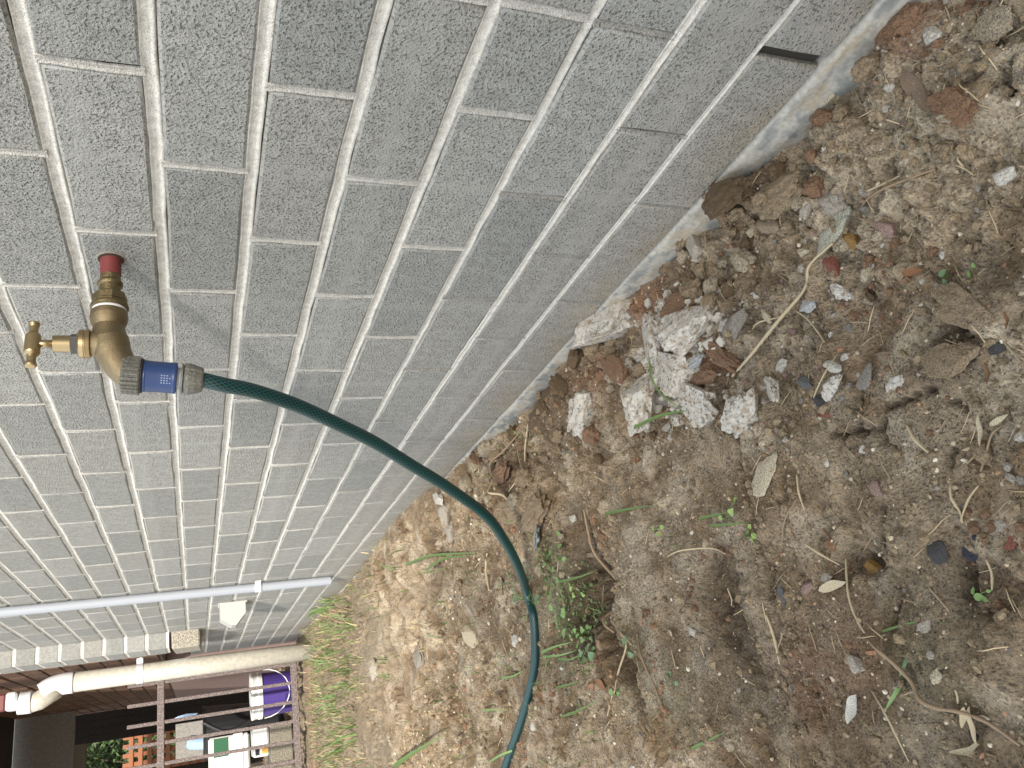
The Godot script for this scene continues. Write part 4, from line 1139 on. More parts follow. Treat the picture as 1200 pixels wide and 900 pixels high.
	# shrub beyond the carport
	shrub("shrub", "leafy green shrub seen through the carport opening", Vector3(-10.6, 0, 0.8), 1.1, 2.5, 12000, 91)
	shrub("shrub", "green shrub behind the right end of the lattice screen", Vector3(-10.4, 0, 2.6), 1.0, 2.2, 6000, 92)
	var fc := thing("paling_fence", "dark timber paling fence behind the shrubs", "fence", Vector3(-12.2, 0, -1.5))
	for i in 40: obj("paling", box_mesh(Vector3(0, 0, 0.15 * i), Vector3(0.02, 2.6, 0.145 + 0.15 * i)), M.dark_timber, fc)
	obj("fence_rail", box_mesh(Vector3(-0.06, 1.2, 0), Vector3(-0.002, 1.3, 6.0)), M.dark_timber, fc)

func leaf_cards(st: SurfaceTool, r: RandomNumberGenerator, c: Vector3, s: float, col: Color) -> void:
	var n := Vector3(r.randfn(), r.randfn() + 0.6, r.randfn()).normalized()
	var u := n.cross(Vector3(r.randfn(), r.randfn(), r.randfn())).normalized()
	var v := n.cross(u)
	st.set_color(col)
	tri(st, c - u * s, c + v * s * 0.42 + n * s * 0.12, c + u * s)
	st.set_color(col)
	tri(st, c - u * s, c + u * s, c - v * s * 0.42 + n * s * 0.12)

func shrub(called: String, label: String, at: Vector3, rad: float, height: float, count: int, seed_: int) -> void:
	var t := thing(called, label, "shrub", at)
	var r := RandomNumberGenerator.new()
	r.seed = seed_
	var cr := begin(false)
	var sm := begin(true)
	var clumps := []
	for i in 46:
		var a := r.randf() * TAU
		var q := sqrt(r.randf()) * rad
		clumps.append([Vector3(cos(a) * q, r.randf_range(0.25, 1.0) * height, sin(a) * q), r.randf_range(0.12, 0.3), r.randf_range(0.55, 1.3)])
	for i in count:
		var cl = clumps[r.randi() % clumps.size()]
		var p: Vector3 = cl[0] + Vector3(r.randfn(), r.randfn(), r.randfn()) * cl[1] * 0.55
		if p.y < 0.05: continue
		var k: float = cl[2] * r.randf_range(0.7, 1.3)
		leaf_cards(cr, r, p, r.randf_range(0.03, 0.055), Color(0.065 * k, 0.11 * k, 0.035 * k))
	for i in 12:
		var cl = clumps[i]
		var sp := tube_mesh([Vector3(0, 0, 0), Vector3(cl[0].x * 0.4, cl[0].y * 0.5, cl[0].z * 0.4), cl[0]], [0.018, 0.012, 0.005], 6)
		sm.append_from(sp, 0, Transform3D.IDENTITY)
	obj("crown", done(cr), M.canopy, t)
	obj("trunk", sm.commit(), M.bark, t)

# an added, unseen leafy tree behind the viewer, keeping sun off the near ground
func make_added_tree() -> void:
	var t := thing("added_shade_tree", "added unseen leafy tree behind the viewer, shading the near ground", "tree", Vector3(5.26, 0, 1.55))
	var r := RandomNumberGenerator.new()
	r.seed = 19
	obj("trunk", tube_mesh([Vector3(0, -0.1, 0), Vector3(0.05, 1.2, 0.04), Vector3(-0.03, 2.2, 0), Vector3(0.02, 3.2, 0.05)], [0.09, 0.075, 0.06, 0.03], 12), M.bark, t)
	var cr := begin(false)
	for i in 1750:
		var d := Vector3(r.randfn(), r.randfn(), r.randfn()).normalized() * pow(r.randf(), 0.55) * 1.12
		var k := r.randf_range(0.7, 1.3)
		leaf_cards(cr, r, Vector3(0, 3.1, 0) + d * Vector3(1, 0.95, 1.25), r.randf_range(0.06, 0.1), Color(0.07 * k, 0.11 * k, 0.035 * k))
	obj("crown", done(cr), M.canopy, t)
	var br := begin(true)
	for i in 9:
		var a := TAU * i / 9.0
		br.append_from(tube_mesh([Vector3(0, 2.0 + 0.1 * i, 0), Vector3(cos(a) * 0.4, 2.6 + 0.08 * i, sin(a) * 0.4), Vector3(cos(a) * 0.8, 3.0 + 0.08 * i, sin(a) * 0.8)], [0.035, 0.022, 0.008], 7), 0, Transform3D.IDENTITY)
	obj("limb", br.commit(), M.bark, t)

# ---------------------------------------------------------------- stuff scattered on the soil
func scatter(called: String, label: String, mesh: Mesh, m: Material, list: Array, category: String) -> void:
	var mm := MultiMesh.new()
	mm.transform_format = MultiMesh.TRANSFORM_3D
	mm.use_colors = true
	mm.mesh = mesh
	mm.instance_count = list.size()
	for i in list.size():
		mm.set_instance_transform(i, list[i][0])
		mm.set_instance_color(i, list[i][1])
	var o := MultiMeshInstance3D.new()
	o.multimesh = mm
	o.material_override = m
	o.name = numbered(called)
	add_child(o, true)
	tag(o, label, category, "", "stuff")

# a random spot of soil in view, thinning out with distance
func spot(r: RandomNumberGenerator, reach: float) -> Vector2:
	while true:
		var d := pow(r.randf(), 1.5) * reach
		var x := 0.36 - d
		var z := r.randf_range(0.012, 0.75 + 0.12 * d)
		if z > 0.9 - x * 0.5 + 0.4: continue
		if -x * 0.55 - 0.55 > z: continue
		return Vector2(x, z)
	return Vector2.ZERO

func make_scatter() -> void:
	var r := RandomNumberGenerator.new()
	r.seed = 4242
	var cl := noise(81, 6.0, 2)
	var rocks := [rock(201, 1, 0.5, 6, false), rock(202, 1, 0.5, 6, false), rock(203, 1, 0.45, 4, false)]
	var lumps := [rock(211, 2, 0.8, 6, false), rock(212, 2, 0.8, 7, false), rock(213, 2, 0.8, 8, false)]
	var lists := [[], [], []]
	var palette := [Color(0.42, 0.33, 0.225), Color(0.39, 0.295, 0.195), Color(0.33, 0.25, 0.165), Color(0.47, 0.38, 0.265), Color(0.3, 0.22, 0.14), Color(0.25, 0.2, 0.15), Color(0.36, 0.21, 0.125), Color(0.52, 0.44, 0.33), Color(0.15, 0.13, 0.115), Color(0.62, 0.55, 0.44)]
	for i in 13000:
		var p := spot(r, 4.2)
		var thick := cl.get_noise_2dv(p) + (0.35 if p.y < 0.2 else 0.0)
		if thick < r.randf_range(-0.7, 0.45): continue
		var s := 0.0007 + 0.0022 * pow(r.randf(), 3.0)
		s *= 1.0 + maxf(0.0, -p.x - 0.3) * 0.6
		var b := Basis(Vector3(r.randfn(), r.randfn(), r.randfn()).normalized(), r.randf() * TAU).scaled(Vector3(1, 0.75, 1)).scaled_local(Vector3(s * r.randf_range(0.8, 1.5), s, s * r.randf_range(0.7, 1.1)))
		lists[i % 3].append([Transform3D(b, on(p, s * 0.25)), palette[mini(int(pow(r.randf(), 1.1) * palette.size()), palette.size() - 1)] * r.randf_range(0.75, 1.15)])
	for k in 3: scatter("fine_grit", "fine mixed grit strewn over the soil", rocks[k], M.grit, lists[k], "grit")
	lists = [[], [], []]
	for i in 17000:
		var p := spot(r, 4.0)
		var thick := cl.get_noise_2d(p.x + 5.0, p.y) + (0.45 if p.y < 0.22 else 0.0)
		if thick < r.randf_range(-0.6, 0.55): continue
		var s := 0.001 + 0.0048 * pow(r.randf(), 3.4)
		s *= 1.0 + maxf(0.0, -p.x - 0.3) * 0.55
		var b := Basis(Vector3.UP, r.randf() * TAU).scaled_local(Vector3(s * r.randf_range(0.8, 1.4), s * 0.8, s))
		var k := r.randf_range(0.7, 1.25)
		var c := Color(0.42 * k, 0.315 * k, 0.195 * k)
		if cl.get_noise_2d(p.x * 0.7 + 40.0, p.y * 0.7) > 0.28: c = Color(0.34 * k, 0.2 * k, 0.115 * k)
		lists[i % 3].append([Transform3D(b, on(p, s * 0.2)), c])
	for k in 3: scatter("soil_crumbs", "loose crumbs of brown soil", lumps[k], M.crumb, lists[k], "soil")
	# bits of dry straw
	var bit := tube_mesh([Vector3(-0.5, 0, 0), Vector3(-0.1, 0.03, 0.02), Vector3(0.25, 0.02, -0.03), Vector3(0.5, 0, 0)], [0.02, 0.03, 0.028, 0.015], 5)
	var l := []
	for i in 900:
		var p := spot(r, 3.6)
		var s := r.randf_range(0.008, 0.034) * (1.0 + maxf(0.0, -p.x - 0.5) * 0.4)
		var b := Basis(Vector3.UP, r.randf() * TAU) * Basis(Vector3(0, 0, 1), r.randf_range(-0.15, 0.15))
		var k := r.randf_range(0.5, 1.1)
		l.append([Transform3D(b.scaled_local(Vector3(s, s * 0.6, s * 0.6)), on(p, 0.002)), Color(0.58 * k, 0.45 * k, 0.28 * k)])
	scatter("straw_litter", "short bits of dry straw littered over the soil", bit, M.grit, l, "straw")
	# pebbles one could pick up one by one
	var pm := []
	for k in 8: pm.append(rock(301 + k, 2, 0.5, 8 if k % 2 else 3, k % 2 == 0))
	var sets := [["small white pebble half sunk in the brown soil", "white", "white pebbles in the soil", 40], ["small grey pebble half sunk in the brown soil", "grey", "grey pebbles in the soil", 50], ["small tan pebble half sunk in the brown soil", "tan", "tan pebbles in the soil", 90], ["small reddish pebble half sunk in the brown soil", "pink", "reddish pebbles in the soil", 40], ["small pale grey pebble half sunk in the brown soil", "pale", "pale grey pebbles in the soil", 60]]
	for s in sets:
		for i in s[3]:
			var p := spot(r, 2.2)
			while r.randf() > 0.12 + smoothstep(0.3, 0.14, p.y) + smoothstep(0.12, 0.4, cl.get_noise_2d(p.x * 1.3 + 70.0, p.y * 1.3)): p = spot(r, 2.2)
			if i % 5 < 2: p = Vector2(-0.06 + r.randfn() * 0.085, maxf(0.03, 0.19 + r.randfn() * 0.065))
			var ln := (0.0045 + 0.006 * pow(r.randf(), 1.8)) * (1.0 + maxf(0.0, -p.x - 0.2) * 0.55)
			var o := obj("pebble", pm[r.randi() % 8], M[s[1]])
			lay(o, p.x, p.y, ln, ln * r.randf_range(0.6, 0.95), ln * r.randf_range(0.45, 0.7), r.randf() * TAU, 0.3)
			tag(o, beside(s[0].split(" pebble")[0] + " pebble", p.x, p.y), "pebble", s[2])
	# small loose clods
	var cm := []
	for k in 6: cm.append(rock(321 + k, 3, 0.5, 3, true, 1.4))
	for i in 120:
		var p := spot(r, 1.9)
		if r.randf() < 0.6: p.y = 0.02 + p.y * 0.35
		var ln := (0.008 + 0.016 * pow(r.randf(), 2.0)) * (1.0 + maxf(0.0, -p.x - 0.3) * 0.5)
		var red := cl.get_noise_2d(p.x * 0.7 + 40.0, p.y * 0.7) > 0.15
		var o := obj("clod", cm[r.randi() % 6], M.clodred if red and r.randf() < 0.35 else (M.clod if r.randf() < 0.65 else M.claypale))
		lay(o, p.x, p.y, ln, ln * r.randf_range(0.65, 0.95), ln * 0.65, r.randf() * TAU, 0.35)
		tag(o, beside("small crumbly clod", p.x, p.y), "clod", "small loose clods")
	for i in 150:
		var p := Vector2(0.2 - pow(r.randf(), 0.9) * 1.35, 0.012 + 0.2 * pow(r.randf(), 1.4))
		if p.y > 0.07 + 0.2 * (0.5 + cl.get_noise_2d(p.x * 1.5, p.y * 1.5)): continue
		var ln := (0.012 + 0.026 * pow(r.randf(), 2.2)) * (1.0 + maxf(0.0, -p.x - 0.3) * 0.4)
		var red := cl.get_noise_2d(p.x * 0.8 + 11.0, p.y * 0.8) > 0.05
		var o := obj("clod", cm[r.randi() % 6], M.clodred if red and r.randf() < 0.35 else (M.clod if r.randf() < 0.6 else (M.cloddark if r.randf() < 0.5 else M.claypale)))
		lay(o, p.x, p.y, ln, ln * r.randf_range(0.65, 0.95), ln * 0.75, r.randf() * TAU, 0.22, 0.5)
		tag(o, beside("broken wall-foot clod", p.x, p.y), "clod", "broken clods along the wall foot")
	var km := []
	for k in 5: km.append(rock(361 + k, 3, 0.5, 4, true, 1.6, 0.9))
	for i in 34:
		var p := Vector2(-0.285, 0.115) + Vector2(r.randfn() * 0.045, r.randfn() * 0.035)
		p.y = maxf(p.y, 0.025)
		var ln := r.randf_range(0.009, 0.024)
		var o := obj("concrete_lump", km[r.randi() % 5], M.concrete)
		lay(o, p.x, p.y, ln, ln * r.randf_range(0.7, 0.95), ln * 0.7, r.randf() * TAU, 0.25, 0.5)
		tag(o, beside("small concrete lump", p.x, p.y), "concrete lump", "small broken concrete lumps in the rubble")
	l = []
	for i in 900:
		var q := Vector2(-0.275, 0.12) + Vector2(r.randfn() * 0.05, r.randfn() * 0.035)
		if q.y < 0.02: continue
		var s := 0.0016 + 0.007 * pow(r.randf(), 2.4)
		var k := r.randf_range(0.6, 1.1)
		l.append([Transform3D(Basis(Vector3(r.randfn(), r.randfn(), r.randfn()).normalized(), r.randf() * TAU).scaled(Vector3(s * 1.2, s, s)), on(q, s * 0.3)), Color(0.46 * k, 0.42 * k, 0.355 * k)])
	scatter("rubble_crumbs", "pale crumbs of broken concrete among the rubble", lumps[2], M.grit, l, "rubble")
	var lm := leaf_mesh(1.0, 0.8, 0.15, -0.2, 0.95)
	l = []
	for i in 260:
		var q: Vector2 = [Vector2(-0.8252, 0.2861), Vector2(-0.7775, 0.3941), Vector2(-0.7447, 0.4415), Vector2(-0.9344, 0.3389), Vector2(-0.8119, 0.3435)][i % 5] + Vector2(r.randfn(), r.randfn()) * 0.03
		if q.y < 0.02: continue
		var s := r.randf_range(0.004, 0.01)
		var k := r.randf_range(0.6, 1.2)
		l.append([Transform3D((Basis(Vector3.UP, r.randf() * TAU) * Basis(Vector3(0, 0, 1), r.randf_range(-0.3, 0.6))).scaled_local(Vector3(s, s, s)), on(q, r.randf_range(0.001, 0.012))), Color(0.13 * k, 0.2 * k, 0.065 * k)])
	scatter("ground_cover", "tiny round green leaves creeping over the shady hollow beside the hose", lm, M.grass, l, "ground cover")
	# grass at the far end
	var gb := blade_mesh([Vector3(0, 0, 0), Vector3(0.08, 0.45, 0), Vector3(0.3, 0.8, 0.02), Vector3(0.62, 0.95, 0.02)], 0.055)
	l = []
	for i in 6500:
		var x := r.randf_range(-4.0, -1.35)
		var z := r.randf_range(0.01, 1.5)
		var dens := clampf((-2.35 - x + 0.9 * cl.get_noise_2d(x * 0.4 + 9.0, z * 0.4)) / 1.0, 0.03, 1.0) * (0.25 + 0.9 * clampf(cl.get_noise_2d(x * 0.55, z * 0.7 + 3.0) + 0.35, 0, 1))
		if z < 0.5: dens *= 1.25
		if x > -2.6: dens = maxf(dens, 0.3 * clampf(cl.get_noise_2d(x * 1.1 + 20.0, z * 1.1) * 2.0 - 0.1, 0, 1))
		if r.randf() > dens: continue
		var s := r.randf_range(0.025, 0.075)
		var k := r.randf_range(0.6, 1.25)
		var c := Color(0.1 * k, 0.15 * k, 0.04 * k) if r.randf() < 0.6 else Color(0.34 * k, 0.28 * k, 0.15 * k)
		l.append([Transform3D(Basis(Vector3.UP, r.randf() * TAU).scaled_local(Vector3(s, s, s)), on(Vector2(x, z), -0.003)), c])
	for i in 2200:
		var p := spot(r, 2.7)
		if p.x > -0.72 or cl.get_noise_2d(p.x * 0.8 + 3.0, p.y * 0.8) < r.randf_range(-0.3, 0.4): continue
		var s := r.randf_range(0.014, 0.04)
		l.append([Transform3D(Basis(Vector3.UP, r.randf() * TAU).scaled_local(Vector3(s, s * 0.8, s)), on(p, -0.002)), Color(0.12, 0.19, 0.045) * r.randf_range(0.6, 1.3)])
	scatter("grass", "short sparse green grass towards the gate", gb, M.grass, l, "grass")

func make_stones() -> void:
	var D := [
		["stone", "white pointed shard leaning against the slab edge", "white", 0.1785, -0.0139, 0.0307, 0.0108, -1.5294, 0.8, "cut"],
		["stone", "round white stone in cracked clay near the right corner of the slab", "white", 0.2028, 0.0393, 0.0194, 0.0169, -0.6408, 0.6, "cut"],
		["stone", "rusty orange pebble against the slab edge", "rust", 0.1462, -0.016, 0.0156, 0.0105, -0.486, 0.7, "round"],
		["stone", "dark slate coloured leaf-shaped shard beside the slab", "slate", 0.1319, -0.0046, 0.0316, 0.0173, -0.165, 0.3, "flat"],
		["clod", "brown clod between the orange pebble and the white shard", "clod", 0.1604, -0.0219, 0.0202, 0.014, -0.3413, 0.7, "lump"],
		["clod", "long rust coloured clod below the white shard", "clodred", 0.1858, 0.0107, 0.0402, 0.0219, -0.0033, 0.6, "lump"],
		["clod", "orange-brown clod at the near end of the strip", "clodred", 0.2282, 0.0256, 0.0319, 0.0124, -0.7348, 0.6, "lump"],
		["clod", "round pale clay lump ringed by a crack", "claypale", 0.2475, 0.0721, 0.0293, 0.0226, -0.8386, 0.35, "lump"],
		["clod", "ochre-brown clod beside the brown dead leaf", "clodred", 0.2034, 0.1176, 0.0404, 0.0229, -1.0199, 0.5, "lump"],
		["stone", "small white stone beside the brown dead leaf", "white", 0.1546, 0.055, 0.0133, 0.0085, -0.3881, 0.6, "cut"],
		["stone", "smooth white oblong stone lying on bare soil", "white", 0.2071, 0.1899, 0.0201, 0.0127, -0.1565, 0.6, "round"],
		["stone", "small white stone left of the smooth oblong one", "white", 0.1723, 0.1947, 0.0118, 0.008, -0.4255, 0.6, "round"],
		["stone", "cream pointed flake near the slab", "cream", 0.0757, -0.001, 0.0382, 0.0115, -0.3147, 0.5, "flat"],
		["stone", "slim pale stone under the cream flake", "white", 0.0838, 0.0222, 0.0157, 0.0076, -1.5306, 0.6, "cut"],
		["stone", "white wedge stone above the cream flake", "white", 0.0988, -0.0009, 0.0144, 0.0109, -0.0699, 0.6, "cut"],
		["stone", "angular brown stone touching the slab edge", "tan", 0.0545, -0.001, 0.0378, 0.0125, -0.5902, 0.6, "cut"],
		["stone", "long pale greenish-white stone under the straw", "green", 0.0255, 0.1257, 0.0608, 0.0218, 0.1733, 0.55, "cut"],
		["stone", "ochre stone resting on the pale greenish stone", "ochre", 0.0358, 0.1397, 0.0277, 0.0153, -1.152, 0.7, "cut"],
		["stone", "pinkish grey stone right of the straw tip", "pink", 0.0851, 0.159, 0.0222, 0.0172, -0.7245, 0.6, "cut"],
		["stone", "rounded ochre-tan stone among brown clods", "tan", -0.0479, 0.0683, 0.0313, 0.016, -0.7046, 0.6, "round"],
		["stone", "cream pebble left of the ochre-tan stone", "cream", -0.0742, 0.0575, 0.0184, 0.012, 0.1856, 0.6, "cut"],
		["stone", "cream pebble below the pale greenish stone", "cream", -0.0132, 0.1256, 0.0154, 0.0095, -0.3158, 0.6, "cut"],
		["brick_fragment", "crumbled red brick fragment beside the straw", "red", 0.0087, 0.1538, 0.026, 0.0156, -1.2289, 0.6, "cut"],
		["stone", "cream tear-shaped stone with its point down", "cream", 0.0437, 0.1826, 0.0176, 0.0131, -2.2313, 0.5, "cut"],
		["stone", "white speckled knobbly stone right of the straw", "concrete", 0.0074, 0.1827, 0.0268, 0.014, -0.8386, 0.7, "lump"],
		["stone", "bluish white angular stone beside the straw", "blue", -0.0338, 0.1769, 0.0246, 0.0133, -0.232, 0.6, "cut"],
		["stone", "little cream stone above the bluish white one", "cream", -0.033, 0.1643, 0.0121, 0.0077, -0.9734, 0.6, "cut"],
		["stone", "white flat chip on edge", "white", -0.1034, 0.1288, 0.0257, 0.0077, -0.4258, 0.5, "flat"],
		["stone", "smooth round grey stone at the end of a thin straw", "grey", 0.0702, 0.1271, 0.0224, 0.0113, -0.7116, 0.6, "round"],
		["stone", "small pale grey stone above the thin straw", "pale", 0.0724, 0.1076, 0.0156, 0.0091, -1.1139, 0.6, "cut"],
		["clod", "knobbly grey lump of old mortar", "pale", 0.0355, 0.0984, 0.0366, 0.0216, -1.148, 0.6, "lump"],
		["stone", "pale knob on end beside the grey mortar lump", "pale", 0.0127, 0.0903, 0.0154, 0.0114, 0.5555, 0.7, "round"],
		["stone", "tan chip below the cream tear-shaped stone", "tan", 0.0298, 0.1759, 0.0138, 0.0092, -0.6522, 0.6, "cut"],
		["stone", "long grey stone streaked with pale lines", "grey", -0.1376, 0.1484, 0.0516, 0.0235, 0.3721, 0.6, "round"],
		["stone", "cream stone end-on beside the long grey one", "cream", -0.0952, 0.1581, 0.0188, 0.0095, -1.2168, 0.7, "round"],
		["stone", "flat white stone below the bluish one", "white", -0.0455, 0.1825, 0.032, 0.0096, -0.6548, 0.5, "flat"],
		["stone", "white pebble left of the blue-grey pebble", "white", -0.1017, 0.2172, 0.0187, 0.0118, 0.3056, 0.7, "round"],
		["concrete_lump", "small pale concrete lump with soil on its top", "concrete", -0.1169, 0.2392, 0.0284, 0.0191, -0.9704, 0.6, "lump"],
		["stone", "blue-grey pebble in the middle of the stony patch", "slate", -0.0691, 0.2508, 0.0216, 0.0131, -0.8894, 0.6, "cut"],
		["stone", "cream white round pebble above a fine straw", "white", -0.0226, 0.2542, 0.0205, 0.0125, -0.6801, 0.7, "round"],
		["stone", "white speckled oblong stone", "concrete", -0.033, 0.2736, 0.0287, 0.0151, 0.3363, 0.6, "lump"],
		["stone", "dark grey stone right of the fine straw", "dark", -0.0576, 0.2776, 0.0209, 0.013, -0.9197, 0.5, "cut"],
		["brick_fragment", "small red brick chip below the dark grey stone", "red", -0.059, 0.2929, 0.0181, 0.0071, -0.415, 0.6, "cut"],
		["stone", "flat grey stone set flush in the soil", "grey", 0.0037, 0.2776, 0.0266, 0.0142, -2.5361, 0.3, "round"],
		["brick_fragment", "orange brick chip among grit", "orange", -0.0133, 0.2389, 0.0133, 0.0064, -0.1102, 0.6, "cut"],
		["stone", "white three-cornered pebble beside the orange chip", "white", -0.0098, 0.2496, 0.0104, 0.0075, 0.0889, 0.7, "cut"],
		["tile_chip", "flat tan tile chip lying level on the soil", "tan", 0.0324, 0.2691, 0.0257, 0.0114, -0.56, 0.25, "flat"],
		["mortar_crumb", "crumbling white lime crust on the soil", "concrete", 0.0337, 0.2989, 0.0228, 0.012, 0.1971, 0.3, "lump"],
		["stone", "white squarish stone near the dry grass stalks", "white", 0.1266, 0.3835, 0.0134, 0.0081, 0.3168, 0.6, "cut"],
		["stone", "first of three grey pebbles in a row near the frame edge", "pale", 0.1098, 0.4039, 0.0086, 0.0068, -1.2324, 0.6, "round"],
		["stone", "middle and largest of three grey pebbles in a row", "pale", 0.1111, 0.4136, 0.0103, 0.0083, -1.2078, 0.6, "round"],
		["stone", "last of three grey pebbles in a row", "grey", 0.1181, 0.4164, 0.0079, 0.0067, -1.3087, 0.6, "round"],
		["stone", "flush pinkish stone beside a short straw", "pink", -0.0081, 0.3858, 0.0156, 0.0128, -0.8821, 0.3, "round"],
		["stone", "grey-tan rounded stone below the dry stalks", "tan", 0.0715, 0.3938, 0.0141, 0.0087, 0.3037, 0.5, "round"],
		["stone", "large flat black stone set in the soil", "dark", 0.0274, 0.4519, 0.0223, 0.021, -0.446, 0.35, "cut"],
		["stone", "smaller navy stone to the right of the black one", "navy", 0.0483, 0.4604, 0.0149, 0.0109, -0.9397, 0.5, "cut"],
		["stone", "tiny navy stone above the smaller navy one", "navy", 0.0625, 0.4498, 0.008, 0.0069, -0.5872, 0.5, "cut"],
		["stone", "pinkish red stone at the frame edge", "red", 0.096, 0.461, 0.0196, 0.0114, 0.446, 0.5, "cut"],
		["stone", "lilac-grey stone above the navy ones", "pale", 0.086, 0.4456, 0.014, 0.0112, -0.6985, 0.4, "cut"],
		["stone", "ochre stone sheltering in a hollow of the crust", "ochre", -0.0798, 0.4505, 0.0211, 0.0151, -0.7719, 0.6, "round"],
		["stone", "grey stone at the root of a green blade", "pale", -0.0093, 0.5124, 0.0193, 0.0104, 0.3435, 0.5, "cut"],
		["stone", "round translucent grey stone in gritty soil", "pale", -0.108, 0.5351, 0.0189, 0.0175, -0.6713, 0.6, "cut"],
		["brick_fragment", "bright orange brick sliver", "orange", -0.0842, 0.5267, 0.0152, 0.0045, -0.1011, 0.5, "cut"],
		["stone", "pale pear-shaped stone beside grey gravel", "cream", -0.0022, 0.5517, 0.015, 0.0087, 0.5732, 0.6, "round"],
		["stone", "black pebble under the dry bent leaf", "dark", -0.0099, 0.6039, 0.0089, 0.0093, -0.8673, 0.5, "cut"],
		["stone", "navy pebble beside the long brown twig", "navy", -0.0203, 0.5807, 0.0068, 0.007, -0.5776, 0.5, "cut"],
		["stone", "large cream pitted stone bedded in smooth soil", "cream", -0.1657, 0.3264, 0.0522, 0.0234, 0.5676, 0.25, "round"],
		["stone", "little white squarish stone", "white", -0.0714, 0.3378, 0.0137, 0.0094, -1.4348, 0.4, "cut"],
		["stone", "pinkish stone below a straw", "pink", -0.162, 0.4542, 0.0222, 0.0122, 0.5343, 0.6, "cut"],
		["stone", "pale grey stone above the curled pale leaf", "pale", -0.1358, 0.4479, 0.0174, 0.0118, -0.2807, 0.6, "cut"],
		["stone", "slate blue sliver in ridged soil", "slate", -0.1983, 0.4536, 0.0223, 0.0102, -1.734, 0.4, "flat"],
		["concrete_lump", "white mortar spill at the foot of the slab", "concrete", -0.4118, 0.0027, 0.13, 0.0508, -0.0128, 0.9, "lump"],
		["concrete_lump", "tall pale concrete lump nearest the mortar spill", "concrete", -0.3141, 0.0832, 0.0792, 0.0611, -1.4654, 0.7, "lump"],
		["concrete_lump", "speckled concrete lump with a dark stone in its face", "concrete", -0.2146, 0.1125, 0.0859, 0.0335, -0.1696, 0.6, "lump"],
		["stone", "dark stone set in the speckled concrete lump", "dark", -0.2227, 0.1227, 0.0229, 0.0129, -0.2125, 1.2, "cut"],
		["concrete_lump", "broken concrete lump in the middle of the rubble", "concrete", -0.2722, 0.1514, 0.0819, 0.0419, -0.9375, 0.55, "lump"],
		["concrete_lump", "long wedge of concrete at the left of the rubble", "concrete", -0.3814, 0.1506, 0.0789, 0.0625, -2.2937, 0.55, "lump"],
		["concrete_lump", "smooth pale concrete lump at the bottom of the rubble", "concrete", -0.2383, 0.2087, 0.0564, 0.0416, -1.0664, 0.6, "lump"],
		["concrete_lump", "concrete lump with a blue stone in it, apart from the rubble", "concrete", -0.1606, 0.2506, 0.0657, 0.0274, -0.0291, 0.5, "lump"],
		["stone", "blue stone set in the outlying concrete lump", "slate", -0.1492, 0.2419, 0.0192, 0.0104, -0.0663, 1.1, "cut"],
		["concrete_lump", "grey-white concrete lump beside the dark fibrous clump", "concrete", -0.549, 0.0997, 0.0887, 0.0351, 0.2586, 0.6, "lump"],
		["stone", "blue-white angular stone in red clay", "blue", -0.2224, 0.158, 0.0347, 0.0168, -0.0751, 0.7, "cut"],
		["stone", "grey stone facet in the long concrete wedge", "grey", -0.3472, 0.1598, 0.0446, 0.0169, -0.7704, 1.0, "cut"],
		["clod", "red-brown clod above the speckled concrete lump", "clodred", -0.2429, 0.0666, 0.065, 0.027, -0.2442, 0.6, "lump"],
		["clod", "red clay clod left of the rubble", "clodred", -0.4172, 0.0804, 0.0546, 0.0303, -0.7835, 0.6, "lump"],
		["clod", "forked orange-brown clod right of the rubble", "clodred", -0.1782, 0.1668, 0.0621, 0.019, -0.8901, 0.7, "lump"],
		["clod", "small red-brown clod under the forked one", "clodred", -0.216, 0.1828, 0.0429, 0.0164, -0.2583, 0.7, "lump"],
		["stone", "smooth pink stone above the rubble", "pink", -0.1974, 0.0927, 0.0357, 0.0209, -0.0163, 0.6, "round"],
		["stone", "pink and white stone near the long grey one", "pink", -0.1739, 0.0888, 0.0229, 0.018, -0.02, 0.6, "cut"],
		["stone", "white and grey wedge stone near the slab", "pale", -0.1721, 0.0134, 0.0406, 0.0244, -1.4082, 0.7, "cut"],
		["stone", "little pinkish-white pebble touching the slab", "white", -0.1196, -0.0165, 0.0208, 0.0112, -0.4109, 0.7, "round"],
		["clod", "dark brown fibrous clump in the hollow by the slab", "cloddark", -0.6728, 0.0461, 0.1335, 0.0643, -0.0688, 0.6, "lump"],
		["clod", "broad brown clod against the slab", "clod", -0.084, -0.0147, 0.0461, 0.0316, -0.2742, 0.7, "lump"],
		["clod", "crumbly brown clod right of the broad one", "cloddark", -0.0601, 0.0256, 0.0566, 0.0377, -0.2621, 0.5, "lump"],
		["clod", "flat-topped brown clod split by a crack", "clod", -0.0119, 0.0527, 0.0549, 0.0336, -0.2415, 0.45, "lump"],
		["clod", "brown clod under the slab near the white wedge", "clod", -0.1878, -0.0124, 0.0403, 0.0314, 0.1079, 0.7, "lump"],
		["clod", "broad brown clod with a hollow burrow under its edge", "clod", 0.1359, 0.2692, 0.0528, 0.0269, -0.6834, 0.4, "lump"],
		["clod", "brown lump below the burrow", "clod", 0.1029, 0.3045, 0.0499, 0.0221, -0.3555, 0.3, "lump"],
		["stone", "dark blue-black stone right of the burrow", "dark", 0.1424, 0.3122, 0.0168, 0.0106, -0.1912, 0.6, "cut"],
		["clod", "reddish clod on the bank under the hose", "clodred", -0.9283, 0.0913, 0.1134, 0.0346, -0.036, 0.6, "lump"],
		["clod", "brown clod on the bank right of the hose", "clod", -0.8956, 0.1697, 0.1497, 0.0449, -0.1049, 0.6, "lump"],
		["clod", "broad soft brown clod beside the plastic scrap", "clod", -0.8062, 0.2021, 0.1258, 0.0471, 0.0517, 0.6, "lump"],
		["stone", "white pebble above the plastic scrap", "white", -0.722, 0.2375, 0.033, 0.0124, -0.0638, 0.6, "round"],
